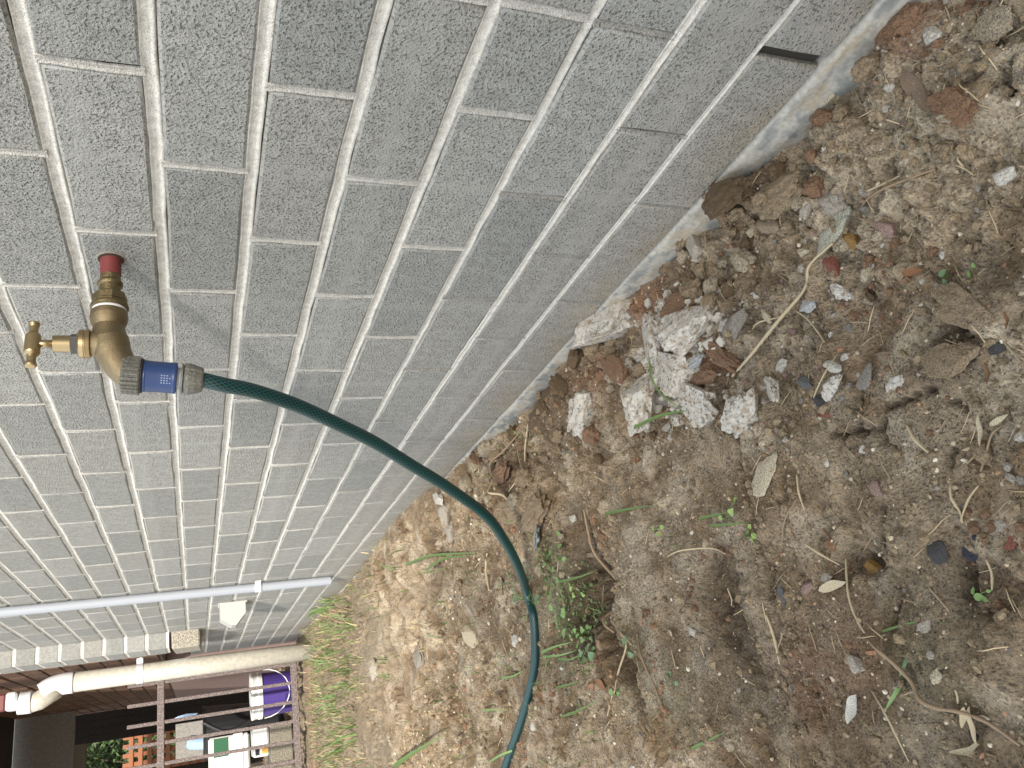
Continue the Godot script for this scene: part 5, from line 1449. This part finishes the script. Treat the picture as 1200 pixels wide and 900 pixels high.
		["stone", "pale grey stone on the bank behind the hose", "pale", -1.2545, 0.088, 0.058, 0.0406, -0.9444, 0.6, "cut"],
		["stone", "white stone at the foot of the wall behind the hose", "white", -1.2577, 0.0491, 0.0681, 0.0274, -0.4587, 0.6, "cut"],
		["stone", "long pale stone on the bank behind the hose", "pale", -1.2338, 0.1393, 0.0352, 0.0385, -1.16, 0.6, "cut"],
		["stone", "cream-white stone alone on the soil inside the hose bend", "cream", -1.2943, 0.3693, 0.0578, 0.0457, -0.8429, 0.6, "cut"],
		["stone", "white pebble beside the hose bend", "white", -1.0276, 0.4103, 0.0256, 0.0225, -1.0055, 0.6, "round"],
		["stone", "white stone near the foot of the hose", "white", -1.0018, 0.5719, 0.016, 0.0173, -0.639, 0.6, "round"],
		["stone", "grey slab of stone in the ridge inside the hose bend", "grey", -1.7506, 0.3712, 0.0758, 0.0553, -1.2299, 0.4, "cut"],
		["stone", "pale stone alone on the far bare ground", "pale", -2.1862, 0.3641, 0.0622, 0.0594, -0.6193, 0.5, "round"],
		["stone", "white stone on the near side of the shallow trench", "white", -0.3964, 0.4711, 0.0236, 0.0116, -0.5983, 0.6, "cut"],
		["stone", "tan flat stone beside the dark damp soil", "tan", -0.3816, 0.4772, 0.0361, 0.0108, -0.2963, 0.4, "cut"],
	]
	for d in D: stone(d[0], d[1], d[2], d[3], d[4], d[5], d[6], d[7], d[8], d[9])

func make_litter() -> void:
	stalk("straw", "thick jointed straw lying across the stony patch", [Vector2(-0.1684, 0.2011), Vector2(-0.123, 0.194), Vector2(-0.0724, 0.1748), Vector2(-0.0304, 0.1585), Vector2(-0.0067, 0.1453), Vector2(0.0246, 0.1368)], 0.0043, M.straw, "straw", 0.009)
	stalk("straw", "thin side shoot of the thick straw", [Vector2(-0.1232, 0.1609), Vector2(-0.104, 0.1618), Vector2(-0.077, 0.1682)], 0.0023, M.straw)
	stalk("straw", "thin straw running down from the flat white stone", [Vector2(-0.0562, 0.1717), Vector2(-0.0448, 0.188), Vector2(-0.0341, 0.2077), Vector2(-0.0235, 0.2258)], 0.0024, M.straw)
	stalk("straw", "long curved straw reaching towards the frame edge", [Vector2(0.0592, 0.1201), Vector2(0.072, 0.1179), Vector2(0.1022, 0.1266), Vector2(0.138, 0.1395), Vector2(0.1553, 0.1441)], 0.0029, M.straw_dull)
	stalk("straw", "short bright straw above the long curved one", [Vector2(0.0819, 0.114), Vector2(0.1003, 0.1184), Vector2(0.1194, 0.1238)], 0.0028, M.straw)
	stalk("rootlet", "wiry rootlet at the tip of the long curved straw", [Vector2(0.0592, 0.1201), Vector2(0.0617, 0.1308), Vector2(0.0679, 0.1379), Vector2(0.0729, 0.1451)], 0.002, M.straw_dull, "root")
	stalk("straw", "fine straw between the blue-grey and speckled stones", [Vector2(-0.0631, 0.2735), Vector2(-0.0482, 0.2671), Vector2(-0.0277, 0.2558), Vector2(-0.0157, 0.243)], 0.0019, M.straw)
	stalk("straw", "tapering straw on the smooth cracked soil", [Vector2(0.0366, 0.3392), Vector2(0.0421, 0.3544), Vector2(0.0491, 0.3698)], 0.0034, M.straw)
	stalk("straw", "pale straw with a flared tip", [Vector2(0.0614, 0.4018), Vector2(0.0607, 0.4138), Vector2(0.0602, 0.4271), Vector2(0.0599, 0.436)], 0.0026, M.straw)
	stalk("straw", "second of a crossing pair of pale straws", [Vector2(0.0823, 0.4102), Vector2(0.0716, 0.419), Vector2(0.0612, 0.4348)], 0.0022, M.straw)
	stalk("twig", "thin brown twig along the shallow trench", [Vector2(-0.6266, 0.244), Vector2(-0.6296, 0.2795), Vector2(-0.6312, 0.3189), Vector2(-0.6465, 0.3882), Vector2(-0.6359, 0.4208), Vector2(-0.6133, 0.4448)], 0.005, M.straw_dull, "twig", 0.012)
	stalk("twig", "pale lower half of the trench twig", [Vector2(-0.6133, 0.4448), Vector2(-0.6142, 0.4665), Vector2(-0.6503, 0.5004), Vector2(-0.6689, 0.535), Vector2(-0.6788, 0.5638)], 0.0035, M.straw, "twig", 0.006)
	stalk("twig", "short fork of the trench twig", [Vector2(-0.6133, 0.4448), Vector2(-0.5916, 0.455), Vector2(-0.5749, 0.4682)], 0.0034, M.straw, "twig", 0.008)
	stalk("twig", "fine straw below the shallow trench", [Vector2(-0.5679, 0.4528), Vector2(-0.5458, 0.4762), Vector2(-0.533, 0.4943), Vector2(-0.51, 0.538), Vector2(-0.5002, 0.5589)], 0.0032, M.straw_dull, "twig")
	stalk("twig", "long brown twig crossing the lower right ground", [Vector2(-0.0834, 0.5148), Vector2(-0.0611, 0.5244), Vector2(-0.0505, 0.5384), Vector2(-0.0401, 0.5563), Vector2(-0.0306, 0.5699), Vector2(-0.0172, 0.5777), Vector2(-0.0017, 0.5832), Vector2(0.0193, 0.5932), Vector2(0.0388, 0.6102)], 0.004, M.straw_dull, "twig", 0.008)
	stalk("straw", "thin pale stem left of the long brown twig", [Vector2(-0.1034, 0.5605), Vector2(-0.0873, 0.5767), Vector2(-0.0823, 0.5971), Vector2(-0.0838, 0.624)], 0.0019, M.straw)
	stalk("straw", "arched straw over the damp hollow", [Vector2(-0.4102, 0.3676), Vector2(-0.3614, 0.3686), Vector2(-0.3175, 0.377), Vector2(-0.2922, 0.3899)], 0.0029, M.straw)
	stalk("straw", "straight straw upright in the picture among grit", [Vector2(-0.231, 0.4714), Vector2(-0.2346, 0.4974), Vector2(-0.2408, 0.5256)], 0.0035, M.straw)
	stalk("straw", "slanting straw above the curled pale leaf", [Vector2(-0.1409, 0.4096), Vector2(-0.1273, 0.4226), Vector2(-0.1109, 0.4394)], 0.0029, M.straw)
	stalk("straw", "long fine straw past the ochre stone", [Vector2(-0.1021, 0.4341), Vector2(-0.0996, 0.4681), Vector2(-0.096, 0.4905), Vector2(-0.0887, 0.5086)], 0.0024, M.straw)
	stalk("straw", "fine straw near the little white squarish stone", [Vector2(-0.1196, 0.3386), Vector2(-0.1217, 0.3562), Vector2(-0.1252, 0.377)], 0.0024, M.straw)
	stalk("straw", "fine slanting straw crossing smooth soil", [Vector2(-0.1281, 0.3611), Vector2(-0.1522, 0.3796), Vector2(-0.1793, 0.4001)], 0.0021, M.straw_dull)
	stalk("rootlet", "root running along the bank below the slab", [Vector2(-0.8101, 0.0432), Vector2(-0.8919, 0.0542), Vector2(-0.9554, 0.0572), Vector2(-1.0088, 0.0821), Vector2(-1.0749, 0.107)], 0.0049, M.straw_dull, "root", 0.014)
	stalk("straw", "upright straw leaning on the bank", [Vector2(-0.7531, 0.0449), Vector2(-0.7826, 0.0825), Vector2(-0.8074, 0.1001)], 0.0039, M.straw, "straw", 0.012)
	stalk("straw", "bent straw on the bank right of the hose", [Vector2(-0.9752, 0.1053), Vector2(-0.9396, 0.1231), Vector2(-0.9036, 0.1388), Vector2(-0.8957, 0.157), Vector2(-0.8831, 0.1743)], 0.0052, M.straw, "straw", 0.012)
	stalk("straw", "thin straw meeting the bent one", [Vector2(-0.8248, 0.11), Vector2(-0.8609, 0.1232), Vector2(-0.889, 0.136)], 0.0037, M.straw, "straw", 0.012)
	stalk("straw", "pale straw beside the round leaved weed by the frame edge", [Vector2(0.067, 0.4686), Vector2(0.0637, 0.48), Vector2(0.0614, 0.4928)], 0.0025, M.straw)
	stalk("straw", "brown stalk with the cream leaf, lower one", [Vector2(0.0876, 0.3999), Vector2(0.0986, 0.3864), Vector2(0.1128, 0.3749), Vector2(0.1218, 0.3708)], 0.0021, M.straw_dull)
	stalk("straw", "brown stalk beneath the cream leaf", [Vector2(0.0899, 0.3947), Vector2(0.0964, 0.3856), Vector2(0.1, 0.3793)], 0.0024, M.straw_dull)
	stalk("straw", "short slanting stalk left of the cream leaf", [Vector2(0.0778, 0.3908), Vector2(0.0875, 0.3864), Vector2(0.0955, 0.3838)], 0.0019, M.straw_dull)
	stalk("straw", "small pale fork beside the ochre clod", [Vector2(0.1703, 0.15), Vector2(0.1749, 0.158), Vector2(0.1814, 0.169)], 0.0019, M.straw)
	stalk("straw", "short prong of the pale fork", [Vector2(0.1741, 0.1556), Vector2(0.1751, 0.1493), Vector2(0.1758, 0.1436)], 0.002, M.straw)
	stalk("straw", "short pale straw near the orange twig", [Vector2(-0.0031, 0.5763), Vector2(0.0042, 0.5698), Vector2(0.0099, 0.5647)], 0.002, M.straw)
	stalk("straw", "pale splinter in the dark damp soil", [Vector2(-0.3113, 0.4287), Vector2(-0.316, 0.4437), Vector2(-0.3226, 0.4501)], 0.0021, M.straw)
	stalk("straw", "straw inside the hose bend", [Vector2(-1.0986, 0.216), Vector2(-1.1234, 0.2485), Vector2(-1.1177, 0.2941)], 0.0063, M.straw)
	dry_leaf("brown dead leaf lying on pale clay", Vector2(0.1745, 0.0513), Vector2(0.1812, 0.1061), 0.0181, M.leaf_dry, 0.1, 0.3)
	dry_leaf("white papery leaf in red gritty soil", Vector2(-0.1171, 0.5628), Vector2(-0.1341, 0.5882), 0.0143, M.leaf_white, 0.1, 0.1)
	dry_leaf("cream dry leaf standing among brown stalks", Vector2(0.1089, 0.3569), Vector2(0.0992, 0.3813), 0.0064, M.leaf_cream, 0.15, 0.3)
	dry_leaf("cream dry leaf right of the standing one", Vector2(0.1134, 0.3677), Vector2(0.1336, 0.3656), 0.0049, M.leaf_cream, 0.1, 0.5)
	dry_leaf("straw coloured bent leaf over the long twig", Vector2(0.006, 0.5794), Vector2(-0.0007, 0.6106), 0.0079, M.straw, -0.15, 0.3)
	dry_leaf("short straw coloured leaf beside the bent one", Vector2(0.0026, 0.5793), Vector2(-0.0078, 0.5952), 0.0058, M.straw, 0.2, -0.3)
	dry_leaf("curly straw leaf at the lower right", Vector2(0.0037, 0.61), Vector2(-0.0272, 0.6193), 0.0072, M.leaf_cream, 0.6, 0.6)
	dry_leaf("second curly straw leaf near the frame edge", Vector2(0.0062, 0.5888), Vector2(0.0248, 0.5881), 0.0042, M.leaf_cream, 0.5, 0.3)
	dry_leaf("brown leaf under the low weeds", Vector2(-0.6946, 0.5088), Vector2(-0.6615, 0.5253), 0.0164, M.leaf_rust, 0.2, 0.2)
	dry_leaf("rust coloured curled leaf beside the dark stone", Vector2(0.1661, 0.2909), Vector2(0.1651, 0.3057), 0.0034, M.leaf_rust, 0.5, 0.3)
	dry_leaf("rusty brown curled leaf standing in a crack", Vector2(0.1318, 0.3197), Vector2(0.129, 0.3376), 0.0056, M.leaf_rust, 0.5, 0.5)
	dry_leaf("pale curled leaf beside the ochre hollow", Vector2(-0.138, 0.4591), Vector2(-0.0986, 0.4547), 0.0106, M.leaf_cream, 0.4, 0.5)
	dry_leaf("brown leaf at the foot of the bank", Vector2(-0.8634, 0.0185), Vector2(-0.8034, 0.028), 0.0203, M.leaf_rust, 0.5, 0.4)
	dry_leaf("brown leaf lying on the rubble", Vector2(-0.3441, 0.183), Vector2(-0.3272, 0.1769), 0.0071, M.leaf_rust, 0.3, 0.6)
	dry_leaf("pale tan leaf between rubble lumps", Vector2(-0.3055, 0.1842), Vector2(-0.2709, 0.1895), 0.0091, M.leaf_cream, 0.2, 0.3)
	dry_leaf("reddish dead leaf near the straw bits", Vector2(0.0875, 0.2087), Vector2(0.108, 0.2172), 0.0078, M.leaf_rust, 0.3, 0.2)
	dry_leaf("tan leaf scrap near the shallow trench", Vector2(-0.4378, 0.4604), Vector2(-0.4264, 0.4753), 0.0093, M.leaf_cream, 0.2, 0.4)
	# plastic
	var pl := obj("plastic_scrap", rock(341, 3, 0.9, 6, true, 1.4), M.blue)
	lay_scrap(pl, -0.8354, 0.2397, 0.1312, 0.0394, -0.096)
	tag(pl, "crumpled bluish plastic scrap in the soil beside the hose", "plastic scrap")
	var p2 := obj("plastic_scrap", rock(342, 3, 0.7, 6, true, 1.4), M.slate)
	lay_scrap(p2, -0.6768, 0.2418, 0.0815, 0.0245, 0.273)
	tag(p2, "grey plastic strip near the bluish scrap", "plastic scrap")
	# weeds
	weed("round-leaved weed in the shady hollow right of the hose", Vector2(-0.7837, 0.4327), [[Vector3(-0.786, -0.0255, 0.3964), 0.0264], [Vector3(-0.7505, -0.0257, 0.3927), 0.0198], [Vector3(-0.7573, -0.0238, 0.4259), 0.0198], [Vector3(-0.7409, -0.0279, 0.434), 0.0135], [Vector3(-0.7071, -0.0219, 0.4276), 0.0133], [Vector3(-0.6805, -0.022, 0.4296), 0.0131], [Vector3(-0.6959, -0.026, 0.4445), 0.0131], [Vector3(-0.6912, -0.016, 0.437), 0.0118], [Vector3(-0.7966, -0.0253, 0.3771), 0.0126], [Vector3(-0.6805, -0.032, 0.4267), 0.01]], M.leaf)
	weed("small weed with three rounded leaves under the larger one", Vector2(-0.756, 0.4823), [[Vector3(-0.6783, -0.026, 0.4572), 0.0157], [Vector3(-0.708, -0.026, 0.4635), 0.0175], [Vector3(-0.6793, -0.028, 0.4719), 0.0185], [Vector3(-0.7176, -0.036, 0.4748), 0.013]], M.leaf_blue)
	weed("weed with leaves on both sides of the hose", Vector2(-0.9129, 0.3489), [[Vector3(-0.8541, -0.0243, 0.3529), 0.0278], [Vector3(-0.9711, -0.0271, 0.3179), 0.0209], [Vector3(-0.9699, -0.0274, 0.3349), 0.0191], [Vector3(-0.8739, -0.0232, 0.2954), 0.0167]], M.leaf_blue)
	weed("low sprawling weed beside the plastic scrap", Vector2(-0.8252, 0.2861), [[Vector3(-0.8043, -0.0242, 0.2729), 0.0146], [Vector3(-0.7591, -0.025, 0.2872), 0.0126], [Vector3(-0.7275, -0.0292, 0.2823), 0.0123], [Vector3(-0.8011, -0.0286, 0.2974), 0.0128], [Vector3(-0.7744, -0.0311, 0.3152), 0.0109], [Vector3(-0.7115, -0.0255, 0.3077), 0.0106], [Vector3(-0.7212, -0.029, 0.261), 0.0108], [Vector3(-0.8351, -0.0278, 0.2826), 0.0131]], M.leaf)
	weed("bright little weed with paired leaves above the hollow", Vector2(-0.7466, 0.3664), [[Vector3(-0.7071, -0.0278, 0.3595), 0.0119], [Vector3(-0.702, -0.0279, 0.3718), 0.0119], [Vector3(-0.6659, -0.0279, 0.3762), 0.013], [Vector3(-0.7031, -0.0258, 0.3528), 0.009]], M.leaf_yellow)
	weed("tiny bright seedling on the smooth soil", Vector2(-0.4281, 0.3274), [[Vector3(-0.4263, -0.0399, 0.3249), 0.0098], [Vector3(-0.4056, -0.04, 0.3274), 0.0096], [Vector3(-0.4182, -0.04, 0.3341), 0.0085]], M.leaf_yellow)
	weed("tiny pale seedling below the bright one", Vector2(-0.3847, 0.3566), [[Vector3(-0.3817, -0.041, 0.3533), 0.007], [Vector3(-0.3698, -0.041, 0.3617), 0.0069]], M.leaf)
	weed("seedling with one upright bright leaf near the cream pitted stone", Vector2(-0.2572, 0.3531), [[Vector3(-0.2348, -0.034, 0.3495), 0.0136], [Vector3(-0.22, -0.032, 0.3387), 0.0104], [Vector3(-0.2688, -0.04, 0.3487), 0.0096]], M.leaf_yellow)
	weed("bright seedling with a cluster of small leaves", Vector2(-0.2274, 0.3812), [[Vector3(-0.2216, -0.038, 0.3778), 0.0081], [Vector3(-0.2126, -0.038, 0.384), 0.009], [Vector3(-0.2202, -0.04, 0.3874), 0.0081], [Vector3(-0.2142, -0.038, 0.3725), 0.0071]], M.leaf_yellow)
	weed("round-leaved seedling beside the rusty hollow", Vector2(0.0438, 0.4948), [[Vector3(0.0466, -0.038, 0.4902), 0.0065], [Vector3(0.0499, -0.038, 0.4963), 0.0079], [Vector3(0.0544, -0.04, 0.4994), 0.0064], [Vector3(0.0588, -0.041, 0.4932), 0.0043]], M.leaf)
	weed("seedling with two leaves beside the grey stone", Vector2(0.008, 0.5095), [[Vector3(0.0125, -0.04, 0.5073), 0.0082], [Vector3(0.0187, -0.04, 0.5138), 0.0074]], M.leaf_blue)
	weed("seedling with a single blue-green leaf", Vector2(0.0193, 0.5626), [[Vector3(0.0243, -0.038, 0.5571), 0.0086], [Vector3(0.0254, -0.04, 0.5661), 0.0057]], M.leaf_blue)
	weed("seedling left of the burrow clod", Vector2(0.1244, 0.232), [[Vector3(0.1263, -0.04, 0.2317), 0.0082], [Vector3(0.1248, -0.041, 0.2393), 0.006]], M.leaf_blue)
	weed("tiny seedling above the burrow clod", Vector2(0.1459, 0.2446), [[Vector3(0.1495, -0.04, 0.2461), 0.0065], [Vector3(0.1558, -0.04, 0.2416), 0.005]], M.leaf)
	weed("small weed low in the bare soil left of the trench", Vector2(-0.6571, 0.5357), [[Vector3(-0.6507, -0.038, 0.5298), 0.0108], [Vector3(-0.6287, -0.038, 0.5336), 0.008], [Vector3(-0.6187, -0.04, 0.5283), 0.0066]], M.leaf)
	weed("tiny weed below the shallow trench", Vector2(-0.4713, 0.5203), [[Vector3(-0.4643, -0.04, 0.5166), 0.0083], [Vector3(-0.4567, -0.04, 0.5304), 0.007]], M.leaf_blue)
	weed("little yellow-green weed near the low grass", Vector2(-0.7436, 0.493), [[Vector3(-0.7396, -0.0399, 0.4897), 0.0087], [Vector3(-0.7218, -0.04, 0.4952), 0.0086]], M.leaf_yellow)
	weed("leaf pair sprouting from the end of the trench twig", Vector2(-0.5877, 0.4656), [[Vector3(-0.5755, -0.038, 0.4597), 0.0144], [Vector3(-0.5632, -0.038, 0.482), 0.0142]], M.leaf_blue)
	# grass blades
	grass_blade("green blade lying across the concrete rubble", [Vector3(-0.3794, -0.0158, 0.1881), Vector3(-0.2989, -0.0109, 0.2006), Vector3(-0.243, -0.0159, 0.2153)], 0.0048, M.blade)
	grass_blade("thin dark blade arching over the rubble", [Vector3(-0.3047, -0.0178, 0.1133), Vector3(-0.2994, -0.0108, 0.145), Vector3(-0.2859, -0.0109, 0.1766), Vector3(-0.2592, -0.0159, 0.2054)], 0.0031, M.blade)
	grass_blade("green blade on smooth soil near the tiny seedling", [Vector3(-0.5579, -0.0397, 0.2686), Vector3(-0.4736, -0.0319, 0.2834), Vector3(-0.4092, -0.0379, 0.2946)], 0.0047, M.blade)
	grass_blade("dark blade crossing the grey stone", [Vector3(-0.0681, -0.042, 0.5098), Vector3(-0.0313, -0.034, 0.5073), Vector3(-0.0049, -0.038, 0.5061)], 0.0024, M.blade)
	grass_blade("short green blade beside the long brown twig", [Vector3(-0.0423, -0.038, 0.5329), Vector3(-0.0423, -0.03, 0.5415), Vector3(-0.0564, -0.034, 0.5505)], 0.0032, M.leaf_blue)
	grass_blade("bright blade left of the long brown twig", [Vector3(-0.0587, -0.04, 0.5542), Vector3(-0.0644, -0.032, 0.5638), Vector3(-0.0889, -0.036, 0.5789)], 0.004, M.leaf)
	grass_blade("blade beside the upright bright seedling", [Vector3(-0.3129, -0.041, 0.3387), Vector3(-0.2729, -0.034, 0.3439), Vector3(-0.2529, -0.04, 0.3463)], 0.0037, M.blade)
	grass_blade("blade just below the upright bright seedling", [Vector3(-0.2948, -0.041, 0.3521), Vector3(-0.2567, -0.036, 0.3599), Vector3(-0.2132, -0.04, 0.3678)], 0.0032, M.blade)
	grass_blade("broad long blade inside the hose bend", [Vector3(-2.1055, 0.0055, 0.6524), Vector3(-1.7309, 0.0362, 0.612), Vector3(-1.5448, 0.039, 0.5894), Vector3(-1.4591, 0.0054, 0.5671)], 0.0131, M.blade)
	grass_blade("long blade on the bank behind the hose", [Vector3(-1.5869, 0.0312, 0.1397), Vector3(-1.3245, 0.0403, 0.1701), Vector3(-1.1765, 0.0261, 0.1963), Vector3(-1.0686, -0.0027, 0.2198)], 0.0072, M.blade)
	grass_blade("second blade on the bank behind the hose", [Vector3(-1.4711, 0.0081, 0.178), Vector3(-1.2851, 0.0148, 0.1867), Vector3(-1.1082, -0.0102, 0.2158)], 0.0059, M.blade)
	grass_blade("blade rising across the lower part of the hose", [Vector3(-0.7801, -0.0412, 0.3364), Vector3(-0.6589, -0.0258, 0.348), Vector3(-0.594, -0.0259, 0.3492)], 0.0044, M.blade)
	for q in [[Vector3(-0.9078, -0.0377, 0.4452), Vector3(-0.8107, -0.0253, 0.4431), Vector3(-0.7473, -0.0338, 0.4425), "thin blade at the hose edge, uppermost of a tuft"], [Vector3(-0.9032, -0.0378, 0.4533), Vector3(-0.7907, -0.0235, 0.4592), Vector3(-0.7355, -0.0319, 0.4574), "middle blade of the tuft at the hose edge"], [Vector3(-0.8361, -0.039, 0.4628), Vector3(-0.7561, -0.0258, 0.4698), Vector3(-0.7148, -0.032, 0.465), "curved blade of the tuft at the hose edge"], [Vector3(-0.8812, -0.0382, 0.4403), Vector3(-0.8456, -0.0208, 0.4639), Vector3(-0.8849, -0.0282, 0.4837), "blade of the tuft reaching past the hose"], [Vector3(-0.8669, -0.0395, 0.5102), Vector3(-0.7822, -0.0296, 0.5085), Vector3(-0.7448, -0.0359, 0.5051), "blade below the tuft at the hose edge"], [Vector3(-0.8892, -0.0392, 0.5612), Vector3(-0.7503, -0.0259, 0.5503), Vector3(-0.6824, -0.034, 0.5364), "longest blade near the foot of the hose"], [Vector3(-1.1194, -0.028, 0.6136), Vector3(-1.1423, -0.0072, 0.6198), Vector3(-1.2525, -0.0131, 0.6383), "broad blade at the foot of the hose"], [Vector3(-1.1287, -0.0316, 0.474), Vector3(-1.0412, -0.0264, 0.4747), Vector3(-0.9845, -0.032, 0.4671), "blade left of the hose foot"], [Vector3(-1.2679, -0.0265, 0.5315), Vector3(-1.1782, -0.0239, 0.5329), Vector3(-1.134, -0.0295, 0.5455), "bright blade left of the hose foot"], [Vector3(-0.8245, -0.0394, 0.3096), Vector3(-0.7826, -0.0253, 0.3464), Vector3(-0.8367, -0.0327, 0.372), "blade in the shady hollow"], [Vector3(-0.4668, -0.042, 0.6152), Vector3(-0.4211, -0.034, 0.6067), Vector3(-0.363, -0.038, 0.5931), "green blade low on the damp soil"]]:
		grass_blade(q[3], [q[0], q[1], q[2]], 0.0045, M.leaf if q[0].x < -0.9 else M.blade)
	var tufts := [[Vector2(-2.9702, 0.0081), "tuft against the wall foot by the conduit"], [Vector2(-3.2529, 0.0088), "tuft of grass just past the conduit end"], [Vector2(-2.9576, 0.1681), "tallest grass tuft by the downpipe"], [Vector2(-2.6935, 0.1573), "grass tuft on the edge of the bare soil"], [Vector2(-3.1827, 0.2323), "grass tuft at the foot of the downpipe"], [Vector2(-2.8229, 0.3313), "yellowish grass tuft before the gate"], [Vector2(-3.1974, 0.408), "grass tuft by the edging pavers"], [Vector2(-2.7234, 0.5227), "grass tuft on pale ground before the gate"], [Vector2(-3.1684, 0.5857), "grass tuft nearest the lower frame edge"]]
	for tf in tufts:
		var root := on(tf[0])
		var t := thing("grass_tuft", tf[1], "grass tuft", root)
		for i in 22:
			var a := rng.randf() * TAU
			var l := rng.randf_range(0.05, 0.13)
			var o := Vector3(cos(a), 0, sin(a))
			var s := o * rng.randf_range(0.0, 0.05) + Vector3(rng.randfn(), 0, rng.randfn()) * 0.02
			obj("blade", blade_mesh([s, s + o * l * 0.2 + Vector3(0, l * 0.6, 0), s + o * l * 0.6 + Vector3(0, l * rng.randf_range(0.7, 1.0), 0)], 0.005), M.blade if rng.randf() < 0.65 else M.straw_dull, t)

func lay_scrap(o: Node3D, x: float, z: float, ln: float, w: float, yaw: float) -> void:
	lay(o, x, z, ln, w, w * 0.35, yaw, 0.2, 0.4)

# ---------------------------------------------------------------- the scene
func _ready() -> void:
	rng.seed = 77
	var cam := Camera3D.new()
	cam.name = "camera"
	cam.fov = 51.3048
	cam.near = 0.02
	cam.far = 300.0
	cam.transform = Transform3D(Basis(Vector3(0.3384, -0.9281, 0.1553), Vector3(0.3913, -0.0112, -0.9202), Vector3(0.8558, 0.3721, 0.3594)), Vector3(0.5563, 0.566, 0.5119))
	add_child(cam)
	cam.current = true
	var we := WorldEnvironment.new()
	we.name = "world_environment"
	var env := Environment.new()
	env.background_mode = Environment.BG_SKY
	var sky := Sky.new()
	var sm := ProceduralSkyMaterial.new()
	sm.sky_top_color = Color(0.83, 0.86, 0.89)
	sm.sky_horizon_color = Color(0.93, 0.92, 0.9)
	sm.sky_curve = 0.18
	sm.ground_bottom_color = Color(0.35, 0.31, 0.26)
	sm.ground_horizon_color = Color(0.6, 0.58, 0.54)
	sm.sun_angle_max = 1.0
	sky.sky_material = sm
	env.sky = sky
	env.background_energy_multiplier = 1.0
	env.tonemap_mode = Environment.TONE_MAPPER_LINEAR
	env.tonemap_exposure = 2.5
	env.sdfgi_enabled = true
	env.ssao_enabled = true
	env.ssil_enabled = true
	we.environment = env
	add_child(we)
	var sun := DirectionalLight3D.new()
	sun.name = "sun"
	sun.light_energy = 0.9
	sun.light_color = Color(1.0, 0.965, 0.915)
	sun.light_angular_distance = 2.0
	sun.shadow_enabled = true
	var dir := Vector3(-0.83, -0.52, -0.2)
	sun.look_at_from_position(Vector3.ZERO, dir, Vector3.UP)
	add_child(sun)
	make_materials()
	make_ground()
	make_wall()
	make_added_tree()
	make_fittings()
	make_yard()
	make_tap()
	make_stones()
	make_litter()
	make_scatter()
